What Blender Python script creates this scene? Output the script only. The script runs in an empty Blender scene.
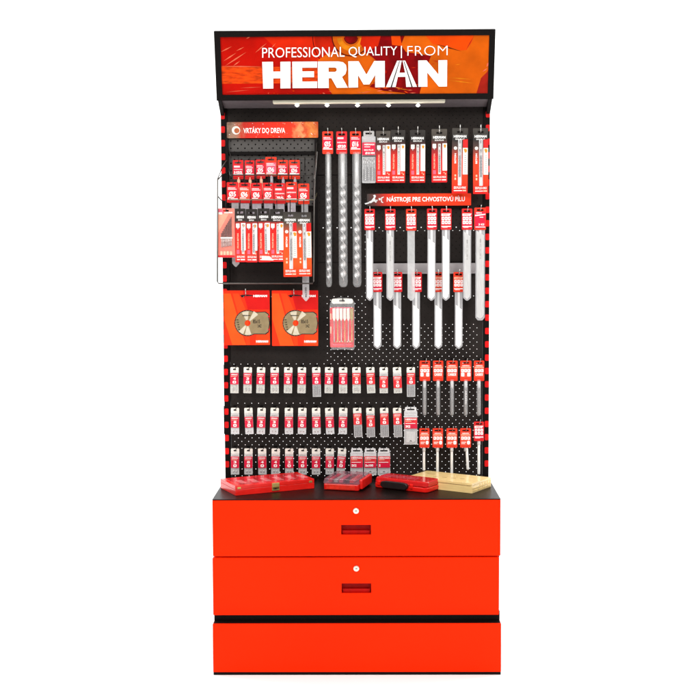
import bpy, math, random
from mathutils import Vector, Matrix
random.seed(7)
S = bpy.context.scene
COL = S.collection

# ------------------------------------------------------------------ camera (fitted to the photograph)
CX, CY, CZ = 0.02671, -4.48576, 1.43802
PITCH, YAW, ROLL, FPX = 0.07514, 0.01118, -0.00492, 1193.94
def _axes():
    cy, sy, cp, sp = math.cos(YAW), math.sin(YAW), math.cos(PITCH), math.sin(PITCH)
    cr, sr = math.cos(ROLL), math.sin(ROLL)
    right = Vector((cy, sy, 0)); f0 = Vector((-sy, cy, 0)); u0 = Vector((0, 0, 1))
    fwd = f0*cp - u0*sp; up = u0*cp + f0*sp
    return right*cr + up*sr, up*cr - right*sr, fwd
AR, AU, AF = _axes()
EYE = Vector((CX, CY, CZ))
cam_d = bpy.data.cameras.new('camera'); cam = bpy.data.objects.new('camera', cam_d); COL.objects.link(cam)
cam_d.sensor_width = 36; cam_d.lens = FPX/700*36; cam_d.clip_start = 0.1; cam_d.clip_end = 200
M4 = Matrix(((AR.x, AU.x, -AF.x, CX), (AR.y, AU.y, -AF.y, CY), (AR.z, AU.z, -AF.z, CZ), (0, 0, 0, 1)))
cam.matrix_world = M4
S.camera = cam
def ray(px, py): return AF + AR*((px-350)/FPX) - AU*((py-350)/FPX)
def W(px, py, Y):                      # point of the photo on the upright plane y = Y
    r = ray(px, py); return EYE + r*((Y-CY)/r.y)
def G(px, py, z):                      # point of the photo on the level plane at height z
    r = ray(px, py); return EYE + r*((z-CZ)/r.z)
def KP(p): return (Vector(p)-EYE).dot(AF)/FPX    # metres per photo pixel at a point

# ------------------------------------------------------------------ materials
def lin(c):
    def f(v):
        v /= 255.0
        return v/12.92 if v <= 0.04045 else ((v+0.055)/1.055)**2.4
    return tuple(f(v) for v in c)
MATS = {}
def mat(name, rgb, rough=0.45, spec=0.3, metal=0.0, var=0.12, scale=60.0, alpha=1.0, bump=0.0, coat=0.0, stretch=None):
    if name in MATS: return MATS[name]
    m = bpy.data.materials.new(name); m.use_nodes = True
    nt = m.node_tree; b = nt.nodes['Principled BSDF']
    col = lin(rgb)
    tc = nt.nodes.new('ShaderNodeTexCoord'); nz = nt.nodes.new('ShaderNodeTexNoise')
    nz.inputs['Scale'].default_value = scale; nz.inputs['Detail'].default_value = 4
    if stretch:
        mp = nt.nodes.new('ShaderNodeMapping'); mp.inputs['Scale'].default_value = stretch
        nt.links.new(tc.outputs['Object'], mp.inputs['Vector']); nt.links.new(mp.outputs['Vector'], nz.inputs['Vector'])
    else:
        nt.links.new(tc.outputs['Object'], nz.inputs['Vector'])
    rp = nt.nodes.new('ShaderNodeValToRGB')
    rp.color_ramp.elements[0].position = 0.3; rp.color_ramp.elements[1].position = 0.72
    rp.color_ramp.elements[0].color = (*[v*(1-var) for v in col], 1)
    rp.color_ramp.elements[1].color = (*[min(1, v*(1+var)) for v in col], 1)
    nt.links.new(nz.outputs['Fac'], rp.inputs['Fac']); nt.links.new(rp.outputs['Color'], b.inputs['Base Color'])
    b.inputs['Roughness'].default_value = rough; b.inputs['Specular IOR Level'].default_value = spec
    b.inputs['Metallic'].default_value = metal; b.inputs['Alpha'].default_value = alpha
    b.inputs['Coat Weight'].default_value = coat
    if bump:
        bp = nt.nodes.new('ShaderNodeBump'); bp.inputs['Strength'].default_value = bump; bp.inputs['Distance'].default_value = 0.002
        nt.links.new(nz.outputs['Fac'], bp.inputs['Height']); nt.links.new(bp.outputs['Normal'], b.inputs['Normal'])
    MATS[name] = m
    return m
def ramp_mat(name, stops, axis='Z', rough=0.4, spec=0.3, noise=0.12):      # printed colour blend along one axis of the printed card
    if name in MATS: return MATS[name]
    m = bpy.data.materials.new(name); m.use_nodes = True
    nt = m.node_tree; b = nt.nodes['Principled BSDF']
    tc = nt.nodes.new('ShaderNodeTexCoord'); sp = nt.nodes.new('ShaderNodeSeparateXYZ')
    nz = nt.nodes.new('ShaderNodeTexNoise'); nz.inputs['Scale'].default_value = 45; nz.inputs['Detail'].default_value = 5
    nt.links.new(tc.outputs['Object'], nz.inputs['Vector'])
    nt.links.new(tc.outputs['Generated'], sp.inputs[0])
    a = nt.nodes.new('ShaderNodeMath'); a.operation = 'MULTIPLY_ADD'; a.inputs[1].default_value = noise; a.inputs[2].default_value = -noise*0.5
    nt.links.new(nz.outputs['Fac'], a.inputs[0])
    s = nt.nodes.new('ShaderNodeMath'); s.operation = 'ADD'
    nt.links.new(sp.outputs[axis], s.inputs[0]); nt.links.new(a.outputs[0], s.inputs[1])
    rp = nt.nodes.new('ShaderNodeValToRGB'); cr = rp.color_ramp
    while len(cr.elements) < len(stops): cr.elements.new(0.5)
    for e, (p, c) in zip(cr.elements, stops): e.position = p; e.color = (*lin(c), 1)
    nt.links.new(s.outputs[0], rp.inputs['Fac']); nt.links.new(rp.outputs['Color'], b.inputs['Base Color'])
    b.inputs['Roughness'].default_value = rough; b.inputs['Specular IOR Level'].default_value = spec
    MATS[name] = m
    return m
def emit_mat(name, rgb, st):
    m = bpy.data.materials.new(name); m.use_nodes = True
    b = m.node_tree.nodes['Principled BSDF']
    b.inputs['Base Color'].default_value = (*lin(rgb), 1)
    b.inputs['Emission Color'].default_value = (*lin(rgb), 1); b.inputs['Emission Strength'].default_value = st
    return m

black = mat('black_powder_coat', (13, 9, 8), 0.5, 0.10, var=0.25, scale=300, bump=0.15)
panelm = mat('perforated_sheet_steel', (40, 35, 33), 0.5, 0.10, var=0.18, scale=9)
rackm = mat('rack_grey_steel', (74, 71, 69), 0.45, 0.3, var=0.12, scale=12)
redpaint = mat('red_powder_coat', (246, 40, 0), 0.38, 0.05, var=0.06, scale=2.2, bump=0.02)
redslot = mat('red_slot_liner', (222, 14, 14), 0.5, 0.2)
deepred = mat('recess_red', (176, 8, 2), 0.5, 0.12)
wire = mat('dark_wire', (52, 49, 46), 0.35, 0.4, metal=0.4)
steel = mat('bright_steel', (196, 194, 190), 0.3, 0.5, metal=1.0, var=0.1, scale=200)
zinc = mat('zinc_wire', (206, 204, 200), 0.35, 0.5, metal=0.7)
lockm = mat('lock_nickel', (238, 230, 216), 0.3, 0.5, metal=0.3)
cream = mat('cream_lamp_housing', (238, 231, 208), 0.5, 0.3, var=0.03)
greylip = mat('grey_canopy_lining', (92, 84, 86), 0.5, 0.3, var=0.1)
led = emit_mat('led_glow', (255, 250, 240), 6.0)
white = mat('white_print', (250, 248, 245), 0.5, 0.2, var=0.02)
darkp = mat('dark_print', (40, 32, 32), 0.5, 0.2)
orange = mat('orange_card', (222, 50, 22), 0.4, 0.3, var=0.10, scale=40)
redcard = mat('red_card', (206, 27, 28), 0.4, 0.3, var=0.10, scale=40)
pinkred = mat('crimson_label', (214, 26, 62), 0.35, 0.35, var=0.18, scale=50)
scarlet = mat('scarlet_label', (222, 42, 50), 0.35, 0.35, var=0.18, scale=50)
rosy = mat('rose_label', (226, 96, 120), 0.35, 0.35, var=0.25, scale=60)
peach = mat('peach_print', (248, 190, 160), 0.4, 0.3, var=0.15, scale=90)
amber = mat('amber_print', (222, 140, 40), 0.4, 0.3, var=0.2, scale=200)
offwhite = mat('off_white_paper', (232, 228, 218), 0.5, 0.25, var=0.05)
beige = mat('beige_paper', (206, 202, 186), 0.5, 0.25, var=0.10, scale=120)
greypaper = mat('grey_paper', (176, 174, 172), 0.5, 0.25, var=0.14, scale=120)
palegrey = mat('pale_grey_print', (214, 214, 214), 0.5, 0.25, var=0.05)
clear = mat('clear_plastic', (236, 236, 238), 0.12, 0.6, alpha=0.20, var=0.03)
sleeve = mat('cloudy_sleeve', (226, 226, 226), 0.22, 0.6, alpha=0.42, var=0.08, scale=80)
milky = mat('milky_sleeve', (210, 209, 211), 0.25, 0.6, alpha=0.50, var=0.05, scale=80)
lilac = mat('lilac_tinted_sleeve', (214, 205, 214), 0.25, 0.5, alpha=0.6, var=0.12, scale=80)
bladewhite = mat('white_coated_blade', (240, 239, 237), 0.4, 0.4, var=0.07, scale=25, stretch=(14, 1, 1))
bladegrey = mat('satin_blade', (204, 203, 202), 0.35, 0.4, metal=0.15, var=0.14, scale=30, stretch=(14, 1, 1))
bitsteel = mat('drill_bit_steel', (205, 204, 203), 0.24, 0.5, metal=0.9, var=0.12, scale=150)
bitdark = mat('dark_drill_steel', (120, 118, 118), 0.3, 0.5, metal=0.85, var=0.15, scale=150)
rodgrey = mat('grey_file_steel', (128, 124, 120), 0.4, 0.5, metal=0.5, var=0.18, scale=300)
gold = mat('brass_plate', (222, 196, 120), 0.3, 0.5, metal=0.7, var=0.12, scale=120)
pale_rosa = mat('salmon_card', (232, 128, 112), 0.4, 0.3, var=0.1, scale=40)
pale_rosa2 = mat('pale_salmon_print', (244, 158, 132), 0.4, 0.3, var=0.1, scale=60)

# ------------------------------------------------------------------ mesh building
_T = {}
def glyphs(s, bold):
    key = (s, bold)
    if key in _T: return _T[key]
    cu = bpy.data.curves.new('lettering', 'FONT'); cu.body = s; cu.size = 1; cu.offset = bold; cu.resolution_u = 3
    ob = bpy.data.objects.new('lettering', cu); COL.objects.link(ob)
    dg = bpy.context.evaluated_depsgraph_get(); me = ob.evaluated_get(dg).to_mesh()
    vs = [(v.co.x, v.co.y) for v in me.vertices]; fs = [tuple(p.vertices) for p in me.polygons]
    ob.evaluated_get(dg).to_mesh_clear()
    bpy.data.objects.remove(ob); bpy.data.curves.remove(cu)
    x0 = min(v[0] for v in vs); x1 = max(v[0] for v in vs); y0 = min(v[1] for v in vs); y1 = max(v[1] for v in vs)
    vs = [((x-x0)/(x1-x0), (y-y0)/(y1-y0)) for x, y in vs]
    _T[key] = (vs, fs)
    return _T[key]
def rr(x0, x1, d0, d1, r=0.8, n=3):     # rounded rectangle, d counts downwards, counter-clockwise seen from the front
    r = max(1e-4, min(r, abs(x1-x0)/2-1e-4, abs(d1-d0)/2-1e-4))
    P = []
    for cx, cz, a0 in ((x0+r, d1-r, 180), (x1-r, d1-r, 270), (x1-r, d0+r, 0), (x0+r, d0+r, 90)):
        for i in range(n+1):
            a = math.radians(a0+90*i/n); P.append((cx+r*math.cos(a), cz-r*math.sin(a)))
    return P
def ccw(P):
    a = sum(P[i][0]*P[(i+1) % len(P)][1]-P[(i+1) % len(P)][0]*P[i][1] for i in range(len(P)))
    return list(P) if a < 0 else list(reversed(P))       # d is downwards, so the sign flips
class MB:
    def __init__(s, k=1.0): s.k = k; s.v = []; s.f = []; s.m = []; s.mats = []; s.sm = []
    def mi(s, m):
        if m not in s.mats: s.mats.append(m)
        return s.mats.index(m)
    def add(s, vs, fs, m, smooth=False):                 # vs in metres
        o = len(s.v); s.v += [tuple(v) for v in vs]; i = s.mi(m)
        for f in fs: s.f.append([o+j for j in f]); s.m.append(i); s.sm.append(smooth)
    def px(s, x, y, d): return (x*s.k, y*s.k, -d*s.k)
    def flat(s, P, y, m):
        P = ccw(P); s.add([s.px(x, y, d) for x, d in P], [list(range(len(P)))], m)
    def rect(s, x0, x1, d0, d1, y, m): s.flat([(x0, d0), (x1, d0), (x1, d1), (x0, d1)], y, m)
    def slab(s, P, y0, y1, m, hole=None):                # extruded outline from y0 (front) to y1 (back)
        P = ccw(P); n = len(P)
        vs = [s.px(x, y0, d) for x, d in P]+[s.px(x, y1, d) for x, d in P]
        fs = [[i, i+n, (i+1) % n+n, (i+1) % n] for i in range(n)]
        if hole is None:
            fs += [list(range(n)), list(reversed(range(n, 2*n)))]
        else:
            H = ccw(hole); assert len(H) == n
            vs += [s.px(x, y0, d) for x, d in H]+[s.px(x, y1, d) for x, d in H]
            for i in range(n):
                j = (i+1) % n
                fs += [[i, j, 2*n+j, 2*n+i], [n+j, n+i, 3*n+i, 3*n+j], [2*n+i, 2*n+j, 3*n+j, 3*n+i]]
        s.add(vs, fs, m)
    def text(s, t, x0, x1, d0, d1, y, m, bold=0.0, vert=False):
        vs, fs = glyphs(t, bold)
        if vert: P = [s.px(x0+(x1-x0)*b, y, d0+(d1-d0)*a) if vert == 'down' else s.px(x0+(x1-x0)*(1-b), y, d1-(d1-d0)*a) for a, b in vs]
        else: P = [s.px(x0+(x1-x0)*a, y, d1+(d0-d1)*b) for a, b in vs]
        s.add(P, fs, m)
    def lathe(s, prof, cx, cy, m, n=12, flat=1.0):       # prof: (radius, d) down an upright axis
        vs = []; fs = []
        for r, d in prof:
            for i in range(n):
                a = 2*math.pi*i/n; vs.append(s.px(cx+r*math.cos(a), cy+r*math.sin(a)*flat, d))
        for j in range(len(prof)-1):
            for i in range(n):
                k = (i+1) % n; fs.append([j*n+i, (j+1)*n+i, (j+1)*n+k, j*n+k])
        fs.append(list(range(n))); fs.append(list(reversed(range((len(prof)-1)*n, len(prof)*n))))
        s.add(vs, fs, m, True)
    def twist(s, cx, cy, d0, d1, r, halfpitch, m, thin=0.42, n=12):
        L = d1-d0; N = max(8, int(L/halfpitch*8)); vs = []; fs = []
        for j in range(N+1):
            t = j/N; ph = math.pi*L*t/halfpitch; e = 1.0 if t < 0.95 else max(0.1, (1-t)/0.05)
            for i in range(n):
                a = 2*math.pi*i/n; u = r*e*math.cos(a); w = r*e*thin*math.sin(a)
                vs.append(s.px(cx+u*math.cos(ph)-w*math.sin(ph), cy+u*math.sin(ph)+w*math.cos(ph), d0+L*t))
        for j in range(N):
            for i in range(n):
                k = (i+1) % n; fs.append([j*n+i, (j+1)*n+i, (j+1)*n+k, j*n+k])
        fs.append(list(range(n))); fs.append(list(reversed(range(N*n, N*n+n))))
        s.add(vs, fs, m, True)
    def tube(s, P, r, m, n=8):                           # P, r in metres
        P = [Vector(p) for p in P]; vs = []; fs = []
        for j, p in enumerate(P):
            t = (P[min(j+1, len(P)-1)]-P[max(j-1, 0)]).normalized()
            a = Vector((0, 0, 1)) if abs(t.z) < 0.9 else Vector((1, 0, 0))
            u = t.cross(a).normalized(); w = t.cross(u)
            for i in range(n):
                q = 2*math.pi*i/n; vs.append(p+u*(r*math.cos(q))+w*(r*math.sin(q)))
        for j in range(len(P)-1):
            for i in range(n):
                k = (i+1) % n; fs.append([j*n+i, j*n+k, (j+1)*n+k, (j+1)*n+i])
        fs.append(list(reversed(range(n)))); fs.append(list(range((len(P)-1)*n, len(P)*n)))
        s.add(vs, fs, m, True)
    def box(s, x0, x1, y0, y1, z0, z1, m):               # metres
        vs = [(x, y, z) for z in (z0, z1) for y in (y0, y1) for x in (x0, x1)]
        s.add(vs, [[0, 2, 3, 1], [4, 5, 7, 6], [0, 1, 5, 4], [2, 6, 7, 3], [0, 4, 6, 2], [1, 3, 7, 5]], m)
    def build(s, name, parent=None, bevel=0.0, seg=2):
        me = bpy.data.meshes.new(name); me.from_pydata(s.v, [], s.f)
        for m in s.mats: me.materials.append(m)
        me.polygons.foreach_set('material_index', s.m); me.polygons.foreach_set('use_smooth', s.sm)
        me.update()
        o = bpy.data.objects.new(name, me); COL.objects.link(o)
        if parent is not None: o.parent = parent
        if bevel:
            b = o.modifiers.new('bevel', 'BEVEL'); b.width = bevel; b.segments = seg; b.limit_method = 'ANGLE'; b.angle_limit = math.radians(40)
        return o
def thing(name, label, cat, loc, group=None):
    o = bpy.data.objects.new(name, None); COL.objects.link(o); o.location = loc
    o.empty_display_size = 0.02
    o['label'] = label; o['category'] = cat
    if group: o['group'] = group
    return o

# ------------------------------------------------------------------ the setting
m = mat('white_studio_sweep', (246, 246, 246), 0.9, 0.0, var=0.01, scale=2)
f = MB(); f.box(-9, 9, -7, 3.0, -0.05, 0, m); o = f.build('floor'); o['kind'] = 'structure'
b = MB(); N = 14; R = 1.5; vs = []
for i in range(N+1):
    a = math.pi/2*i/N; vs += [(-9, 3+R*math.sin(a), R-R*math.cos(a)), (9, 3+R*math.sin(a), R-R*math.cos(a))]
vs += [(-9, 3+R, 8), (9, 3+R, 8)]
b.add(vs, [[2*i, 2*i+1, 2*i+3, 2*i+2] for i in range(N+1)], m, True)
o = b.build('backdrop'); o['kind'] = 'structure'

# ------------------------------------------------------------------ the display stand
ZC = 0.6125; D = 0.40
stand = thing('display_stand', 'tall black shop display stand with pegboard back, header sign and red drawers below', 'display stand', (0, 0, 0))
# posts with red slots
for sx in (-1, 1):
    p = MB(); xa, xb = sorted((sx*0.5, sx*0.476))
    p.box(xa, xb, 0.0, 0.05, 0.02, 2.16, black)
    z = 0.655
    while z < 1.985:
        q = sorted((sx*0.4995, sx*0.4845))
        vs = rr(q[0], q[1], -z-0.024, -z, 0.004)
        p.slab(vs, -0.002, 0.003, redslot)
        z += 0.0503
    p.build('post', stand)
# perforated panels, real holes
PXP, PZP = 0.0262, 0.01305
def perforated(mb, x0, x1, z0, z1, y, th, r, m, px=PXP, pz=PZP):
    rows = int((z1-z0)/pz); pz = (z1-z0)/rows
    cols = int((x1-x0)/px)
    for j in range(rows):
        za = z0+j*pz; zb = za+pz; off = 0 if j % 2 else px/2
        edges = [x0]+[x0+off+i*px for i in range(1 if off == 0 else 0, cols+1) if x0+off+i*px < x1-1e-6 and x0+off+i*px > x0+1e-6]+[x1]
        for xa, xb in zip(edges[:-1], edges[1:]):
            if xb-xa < px*0.9:
                mb.add([(xa, y, za), (xb, y, za), (xb, y, zb), (xa, y, zb)], [[0, 1, 2, 3]], m); continue
            cx, cz = (xa+xb)/2, (za+zb)/2
            O = [(xb, cz), (xb, zb), (cx, zb), (xa, zb), (xa, cz), (xa, za), (cx, za), (xb, za)]
            H = [(cx+r*math.cos(math.pi/4*i), cz+r*math.sin(math.pi/4*i)) for i in range(8)]
            vs = [(a, y, c) for a, c in O]+[(a, y, c) for a, c in H]+[(a, y+th, c) for a, c in H]
            fs = []
            for i in range(8):
                k = (i+1) % 8; fs += [[i, k, 8+k, 8+i], [8+i, 8+k, 16+k, 16+i]]
            mb.add(vs, fs, m)
seams = [0.600, 1.000, 1.430, 1.755, 2.06]
for za, zb in zip(seams[:-1], seams[1:]):
    p = MB(); perforated(p, -0.4755, 0.4755, za+0.0015, zb-0.0015, 0.004, 0.0012, 0.00135 if za < 1.4 else 0.0019, panelm)
    p.box(-0.4755, 0.4755, 0.0055, 0.02, za+0.0005, za+0.009, panelm)
    p.build('back_panel', stand)
# solid backing behind the upper half and cross rails behind the lower half
def backing(px0, px1, py0, py1):
    a = W(px0, py1, 0.03); c = W(px1, py0, 0.03); p = MB(); p.box(a.x, c.x, 0.03, 0.034, a.z, c.z, black); p.build('backing_sheet', stand)
backing(224, 365, 104, 227.5); backing(224, 365, 228, 296); backing(365.5, 487, 104, 227.2); backing(365.5, 487, 230.6, 296); backing(224, 325, 296.5, 362); backing(366, 487, 296.5, 322); backing(224, 412, 364, 401)
for z in seams[1:4]:
    p = MB(); p.box(-0.4755, 0.4755, 0.0205, 0.028, z-0.012, z+0.012, black); p.build('cross_rail', stand)
backing(224, 400, 405.5, 434)

# header
HB0 = Vector((0, -0.1179, 2.0148)); HT0 = Vector((0, -0.1767, 2.2513)); HU = (HT0-HB0).normalized(); HN = Vector((0, HU.z*-1, HU.y)).normalized()
if HN.y > 0: HN = -HN
def HP(px, py, off=0.0):
    o = HB0+HN*off; r = ray(px, py); t = (o-EYE).dot(HN)/r.dot(HN); return EYE+r*t
hl = (HT0-HB0).length
def hpt(x, v, off): return HB0+Vector((x, 0, 0))+HU*v+HN*off
p = MB()
BW, BH = 0.0215, 0.0205
def hb(x0, x1, v0, v1, o0, o1):
    vs = [hpt(x, v, o) for o in (o0, o1) for v in (v0, v1) for x in (x0, x1)]
    p.add(vs, [[0, 1, 3, 2], [4, 6, 7, 5], [0, 4, 5, 1], [2, 3, 7, 6], [0, 2, 6, 4], [1, 5, 7, 3]], black)
hb(-0.5, 0.5, 0, BH, 0.0, -0.03); hb(-0.5, 0.5, hl-BH, hl, 0.0, -0.03)
hb(-0.5, -0.5+BW, BH, hl-BH, 0.0, -0.03); hb(0.5-BW, 0.5, BH, hl-BH, 0.0, -0.03)
hdr = p.build('header', stand)
p = MB()                                                     # housing behind the frame
prof = [hpt(0, 0.001, -0.03), hpt(0, hl-0.001, -0.03), Vector((0, 0.05, 2.2513)), Vector((0, 0.05, 1.99)), Vector((0, 0.0, 1.975)), Vector((0, -0.01, 1.978))]
for x0, x1 in ((-0.4995, -0.486), (0.486, 0.4995)):
    n = len(prof); vs = [(x0, q.y, q.z) for q in prof]+[(x1, q.y, q.z) for q in prof]
    p.add(vs, [list(range(n)), list(reversed(range(n, 2*n)))]+[[i, i+n, (i+1) % n+n, (i+1) % n] for i in range(n)], black)
q0, q1 = hpt(0, 0.003, -0.03), hpt(0, hl-0.003, -0.03)
p.add([(x, y, z) for x in (-0.486, 0.486) for y, z in ((q1.y, q1.z), (0.045, 2.249), (0.045, 2.03))], [[0, 3, 4, 1], [1, 4, 5, 2]], black)
p.build('housing', hdr)
ZL = W(355, 107.6, -0.002).z
p = MB(); q = HB0+HN*-0.03                                  # sloped grey lining under the canopy
p.add([(-0.486, q.y+0.001, q.z+0.004), (0.486, q.y+0.001, q.z+0.004), (0.486, -0.002, ZL), (-0.486, -0.002, ZL)], [[0, 3, 2, 1]], greylip)
p.add([(-0.486, q.y+0.001, q.z+0.007), (0.486, q.y+0.001, q.z+0.007), (0.486, -0.002, ZL+0.003), (-0.486, -0.002, ZL+0.003)], [[0, 1, 2, 3]], greylip)
p.build('canopy_lining', hdr)
# lamp bar under the canopy
p = MB(); a = W(273, 102.5, -0.085); c = W(445, 102, -0.085)
p.box(a.x, c.x, -0.1, -0.07, a.z-0.005, a.z+0.010, cream)
lb = p.build('light_bar', hdr, 0.003)
for px_ in (297, 327, 357.5, 388.5, 418):
    q = W(px_, 105.3, -0.085); p = MB(); P = []
    vs = []
    for i in range(16):
        r_ = 0.0066 if i % 4 == 0 else 0.005; t_ = 2*math.pi*i/16; vs.append((q.x+r_*1.25*math.cos(t_), -0.085, q.z+r_*math.sin(t_)*0.9))
    p.add(vs+[(v[0], -0.078, v[2]) for v in vs], [list(range(16))]+[[i, (i+1) % 16, (i+1) % 16+16, i+16] for i in range(16)], led)
    p.build('led', lb)
# sign face: printed artwork as thin layers
class HL(MB):
    def poly(s, P, layer, m): s.add([HP(x, y, -0.006+0.0003*layer) for x, y in P], [list(range(len(P)))], m)
    def line(s, x0, y0, x1, y1, w, layer, m):
        dx, dy = x1-x0, y1-y0; L = math.hypot(dx, dy); nx, ny = -dy/L*w/2, dx/L*w/2
        s.poly([(x0, y0), (x0+dx*.5+nx, y0+dy*.5+ny), (x1, y1), (x0+dx*.5-nx, y0+dy*.5-ny)], layer, m)
    def arc(s, cx, cy, r0, r1, a0, a1, layer, m, n=28):
        for i in range(n):
            t0 = math.radians(a0+(a1-a0)*i/n); t1 = math.radians(a0+(a1-a0)*(i+1)/n)
            s.poly([(cx+r0*math.cos(t0), cy+r0*math.sin(t0)), (cx+r1*math.cos(t0), cy+r1*math.sin(t0)), (cx+r1*math.cos(t1), cy+r1*math.sin(t1)), (cx+r0*math.cos(t1), cy+r0*math.sin(t1))], layer, m)
A = lambda n, c, v=0.18, s=14: mat('art_'+n, tuple(q*.82 for q in c), 0.35, 0.06, var=v, scale=s, coat=0.0)
a_base = A('red', (212, 16, 3), .22, 9); a_hot = A('hot_red', (232, 40, 6), .2, 12); a_band = mat('art_ember', (210, 62, 5), 0.3, 0.12, var=.5, scale=30, stretch=(1, 1, 4))
a_line = A('streak', (255, 118, 84)); a_org = A('orange', (232, 100, 8), .22, 12); a_or2 = A('bright_orange', (250, 78, 4), .15, 12); a_dark = A('maroon', (138, 4, 8), .4, 22)
a_glow = A('amber_glow', (240, 136, 18), .3, 30); a_out = A('outline', (96, 10, 4)); a_wedge = A('rust', (176, 34, 20), .3, 20); a_vio = A('brick', (198, 30, 4), .3, 16)
h = HL()
h.poly([(218.8, 35), (492, 33), (491, 97), (219.5, 98)], 0, a_base)
h.poly([(262, 35.5), (342, 35), (342, 62), (300, 66), (280, 52)], 1, a_hot)
h.poly([(219, 66), (263, 66.5), (330, 68), (330, 83), (219, 83.8)], 1, a_band)
h.line(219, 66.3, 262, 66.6, 1.0, 2, a_line)
for L_ in ((220.2, 52.3, 232, 46.3, 1.2), (223.2, 61.3, 236.3, 52.8, 1.3), (225, 66, 246.7, 51.8, 1.4), (233, 66, 240.3, 60.8, 1.2), (236, 51, 244.3, 47, 1.0), (255.2, 52.7, 266.8, 43, 1.2), (271, 48.5, 276, 43, 0.9), (246, 38.7, 250.5, 36.6, 1.1), (240, 88, 262, 87, .5), (226, 92, 250, 90, .5)):
    h.line(*L_, 3, a_line)
def disc(r, layer, m, cx=351, cy=37):                        # clipped by the top of the sign
    P = [(cx+r*math.cos(math.radians(t)), min(96.5, max(35.2, cy+r*math.sin(math.radians(t))))) for t in range(-6, 187, 4)]
    h.poly(P, layer, m)
disc(38.6, 2, a_out); disc(37.8, 3, a_hot); disc(36.5, 4, a_vio)
h.poly([(318, 60), (330, 52), (352, 50), (380, 56), (384, 90), (372, 96), (334, 96.5), (322, 80)], 5, a_org)
disc(19.4, 6, a_out); disc(18.3, 7, a_org); h.arc(351, 37, 9, 14, 5, 175, 8, a_glow); disc(6.2, 9, a_dark); h.arc(351, 37, 6.3, 7.2, 5, 175, 9, a_out)
h.poly([(363, 35), (396, 35), (424, 44), (432, 60), (421, 82), (420, 96), (362, 96), (372, 84), (388, 72), (378, 62), (366, 52)], 10, a_dark)
h.poly([(362, 35.2), (381, 35.2), (378, 46), (366, 52), (360, 44)], 11, a_hot)
h.poly([(405, 34.8), (491, 34.2), (490, 96.3), (419, 96.6), (423, 78), (431, 56), (420, 54), (406, 52), (401, 45)], 11, a_org)
h.poly([(391, 35), (400, 35), (402, 46), (392, 45)], 12, a_or2)
h.poly([(425, 34.8), (474, 34.6), (472, 42), (466.5, 50), (460, 50.5), (450, 47), (441, 45.5), (433, 44.5)], 12, a_or2)
h.line(436, 44, 462, 51.5, 1.0, 13, a_out); h.line(466, 50, 474, 36, .8, 13, a_wedge)
h.poly([(352, 90), (366, 86), (384, 91), (404, 93), (412, 96.4), (348, 96.6)], 12, a_org)
random.seed(3)
for i in range(26):
    x = random.uniform(350, 412); y = random.uniform(84, 94); h.line(x, y, x+random.uniform(4, 11), y+random.uniform(-2.4, 2.6), random.uniform(.5, 1.3), 13, random.choice((a_glow, a_or2, a_line)))
for i in range(14):
    x = random.uniform(250, 330); y = random.uniform(88, 95); h.line(x, y, x+random.uniform(.8, 3), y+random.uniform(-1.4, 1), random.uniform(.5, 1.1), 13, random.choice((a_hot, a_or2, a_line)))
for i in range(12):
    x = random.uniform(392, 440); y = random.uniform(60, 80); h.line(x, y, x+random.uniform(4, 10), y+random.uniform(-1, 1.5), random.uniform(.4, .8), 13, random.choice((a_vio, a_hot)))
for L_ in ((449, 77.6, 472, 79.4, 1), (448, 80.2, 474.5, 83.4, 1), (455, 65, 461, 64, .7)): h.line(*L_, 13, a_glow)
h.poly([(475.5, 96.4), (490, 96.3), (490.3, 66), (487, 72), (481, 78)], 12, a_wedge)
h.line(486.5, 67, 489.5, 61.5, 2.2, 13, a_line); h.line(482.5, 71.8, 487.5, 68.2, 1.2, 13, a_line)
h.build('sign_face', hdr)
# HERMAN in cut block letters
LET = [
 [(262.2, 61.9), (273.0, 61.8), (273.1, 71.6), (280.5, 71.5), (280.4, 61.8), (290.5, 61.7), (290.5, 88.3), (280.5, 88.4), (280.5, 78.3), (273.2, 78.4), (273.3, 88.5), (263.2, 88.6)],
 [(292.2, 61.7), (317.0, 61.5), (317.0, 67.6), (302.2, 67.7), (302.2, 71.4), (314.0, 71.3), (314.0, 77.2), (302.2, 77.3), (302.2, 81.6), (317.2, 81.5), (317.2, 88.0), (292.6, 88.2)],
 [(348.3, 61.3), (358.6, 61.2), (366.4, 74.6), (374.2, 61.0), (384.8, 60.9), (384.8, 87.2), (375.2, 87.3), (375.2, 74.8), (369.4, 84.4), (363.6, 84.5), (358.0, 75.0), (358.0, 87.5), (348.6, 87.6)],
 [(397.2, 60.7), (401.7, 60.6), (399.4, 72.8), (405.1, 72.7), (402.5, 60.6), (405.2, 60.6), (417.0, 86.8), (406.2, 86.9), (405.5, 76.8), (397.8, 76.9), (395.6, 87.0), (386.0, 87.1)],
 [(418.2, 60.5), (426.6, 60.4), (438.5, 74.6), (438.4, 60.2), (447.2, 60.1), (447.0, 86.5), (438.8, 86.6), (427.2, 72.4), (427.4, 86.7), (418.4, 86.8)],
]
p = MB()
def letter(P, hole=None, o0=-0.0005, o1=-0.0018, m=white):
    n = len(P); vs = [HP(x, y, o0) for x, y in P]+[HP(x, y, o1) for x, y in P]
    p.add(vs, [list(range(n))]+[[i, (i+1) % n, (i+1) % n+n, i+n] for i in range(n)], m)
for L_ in LET: letter(L_)
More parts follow.
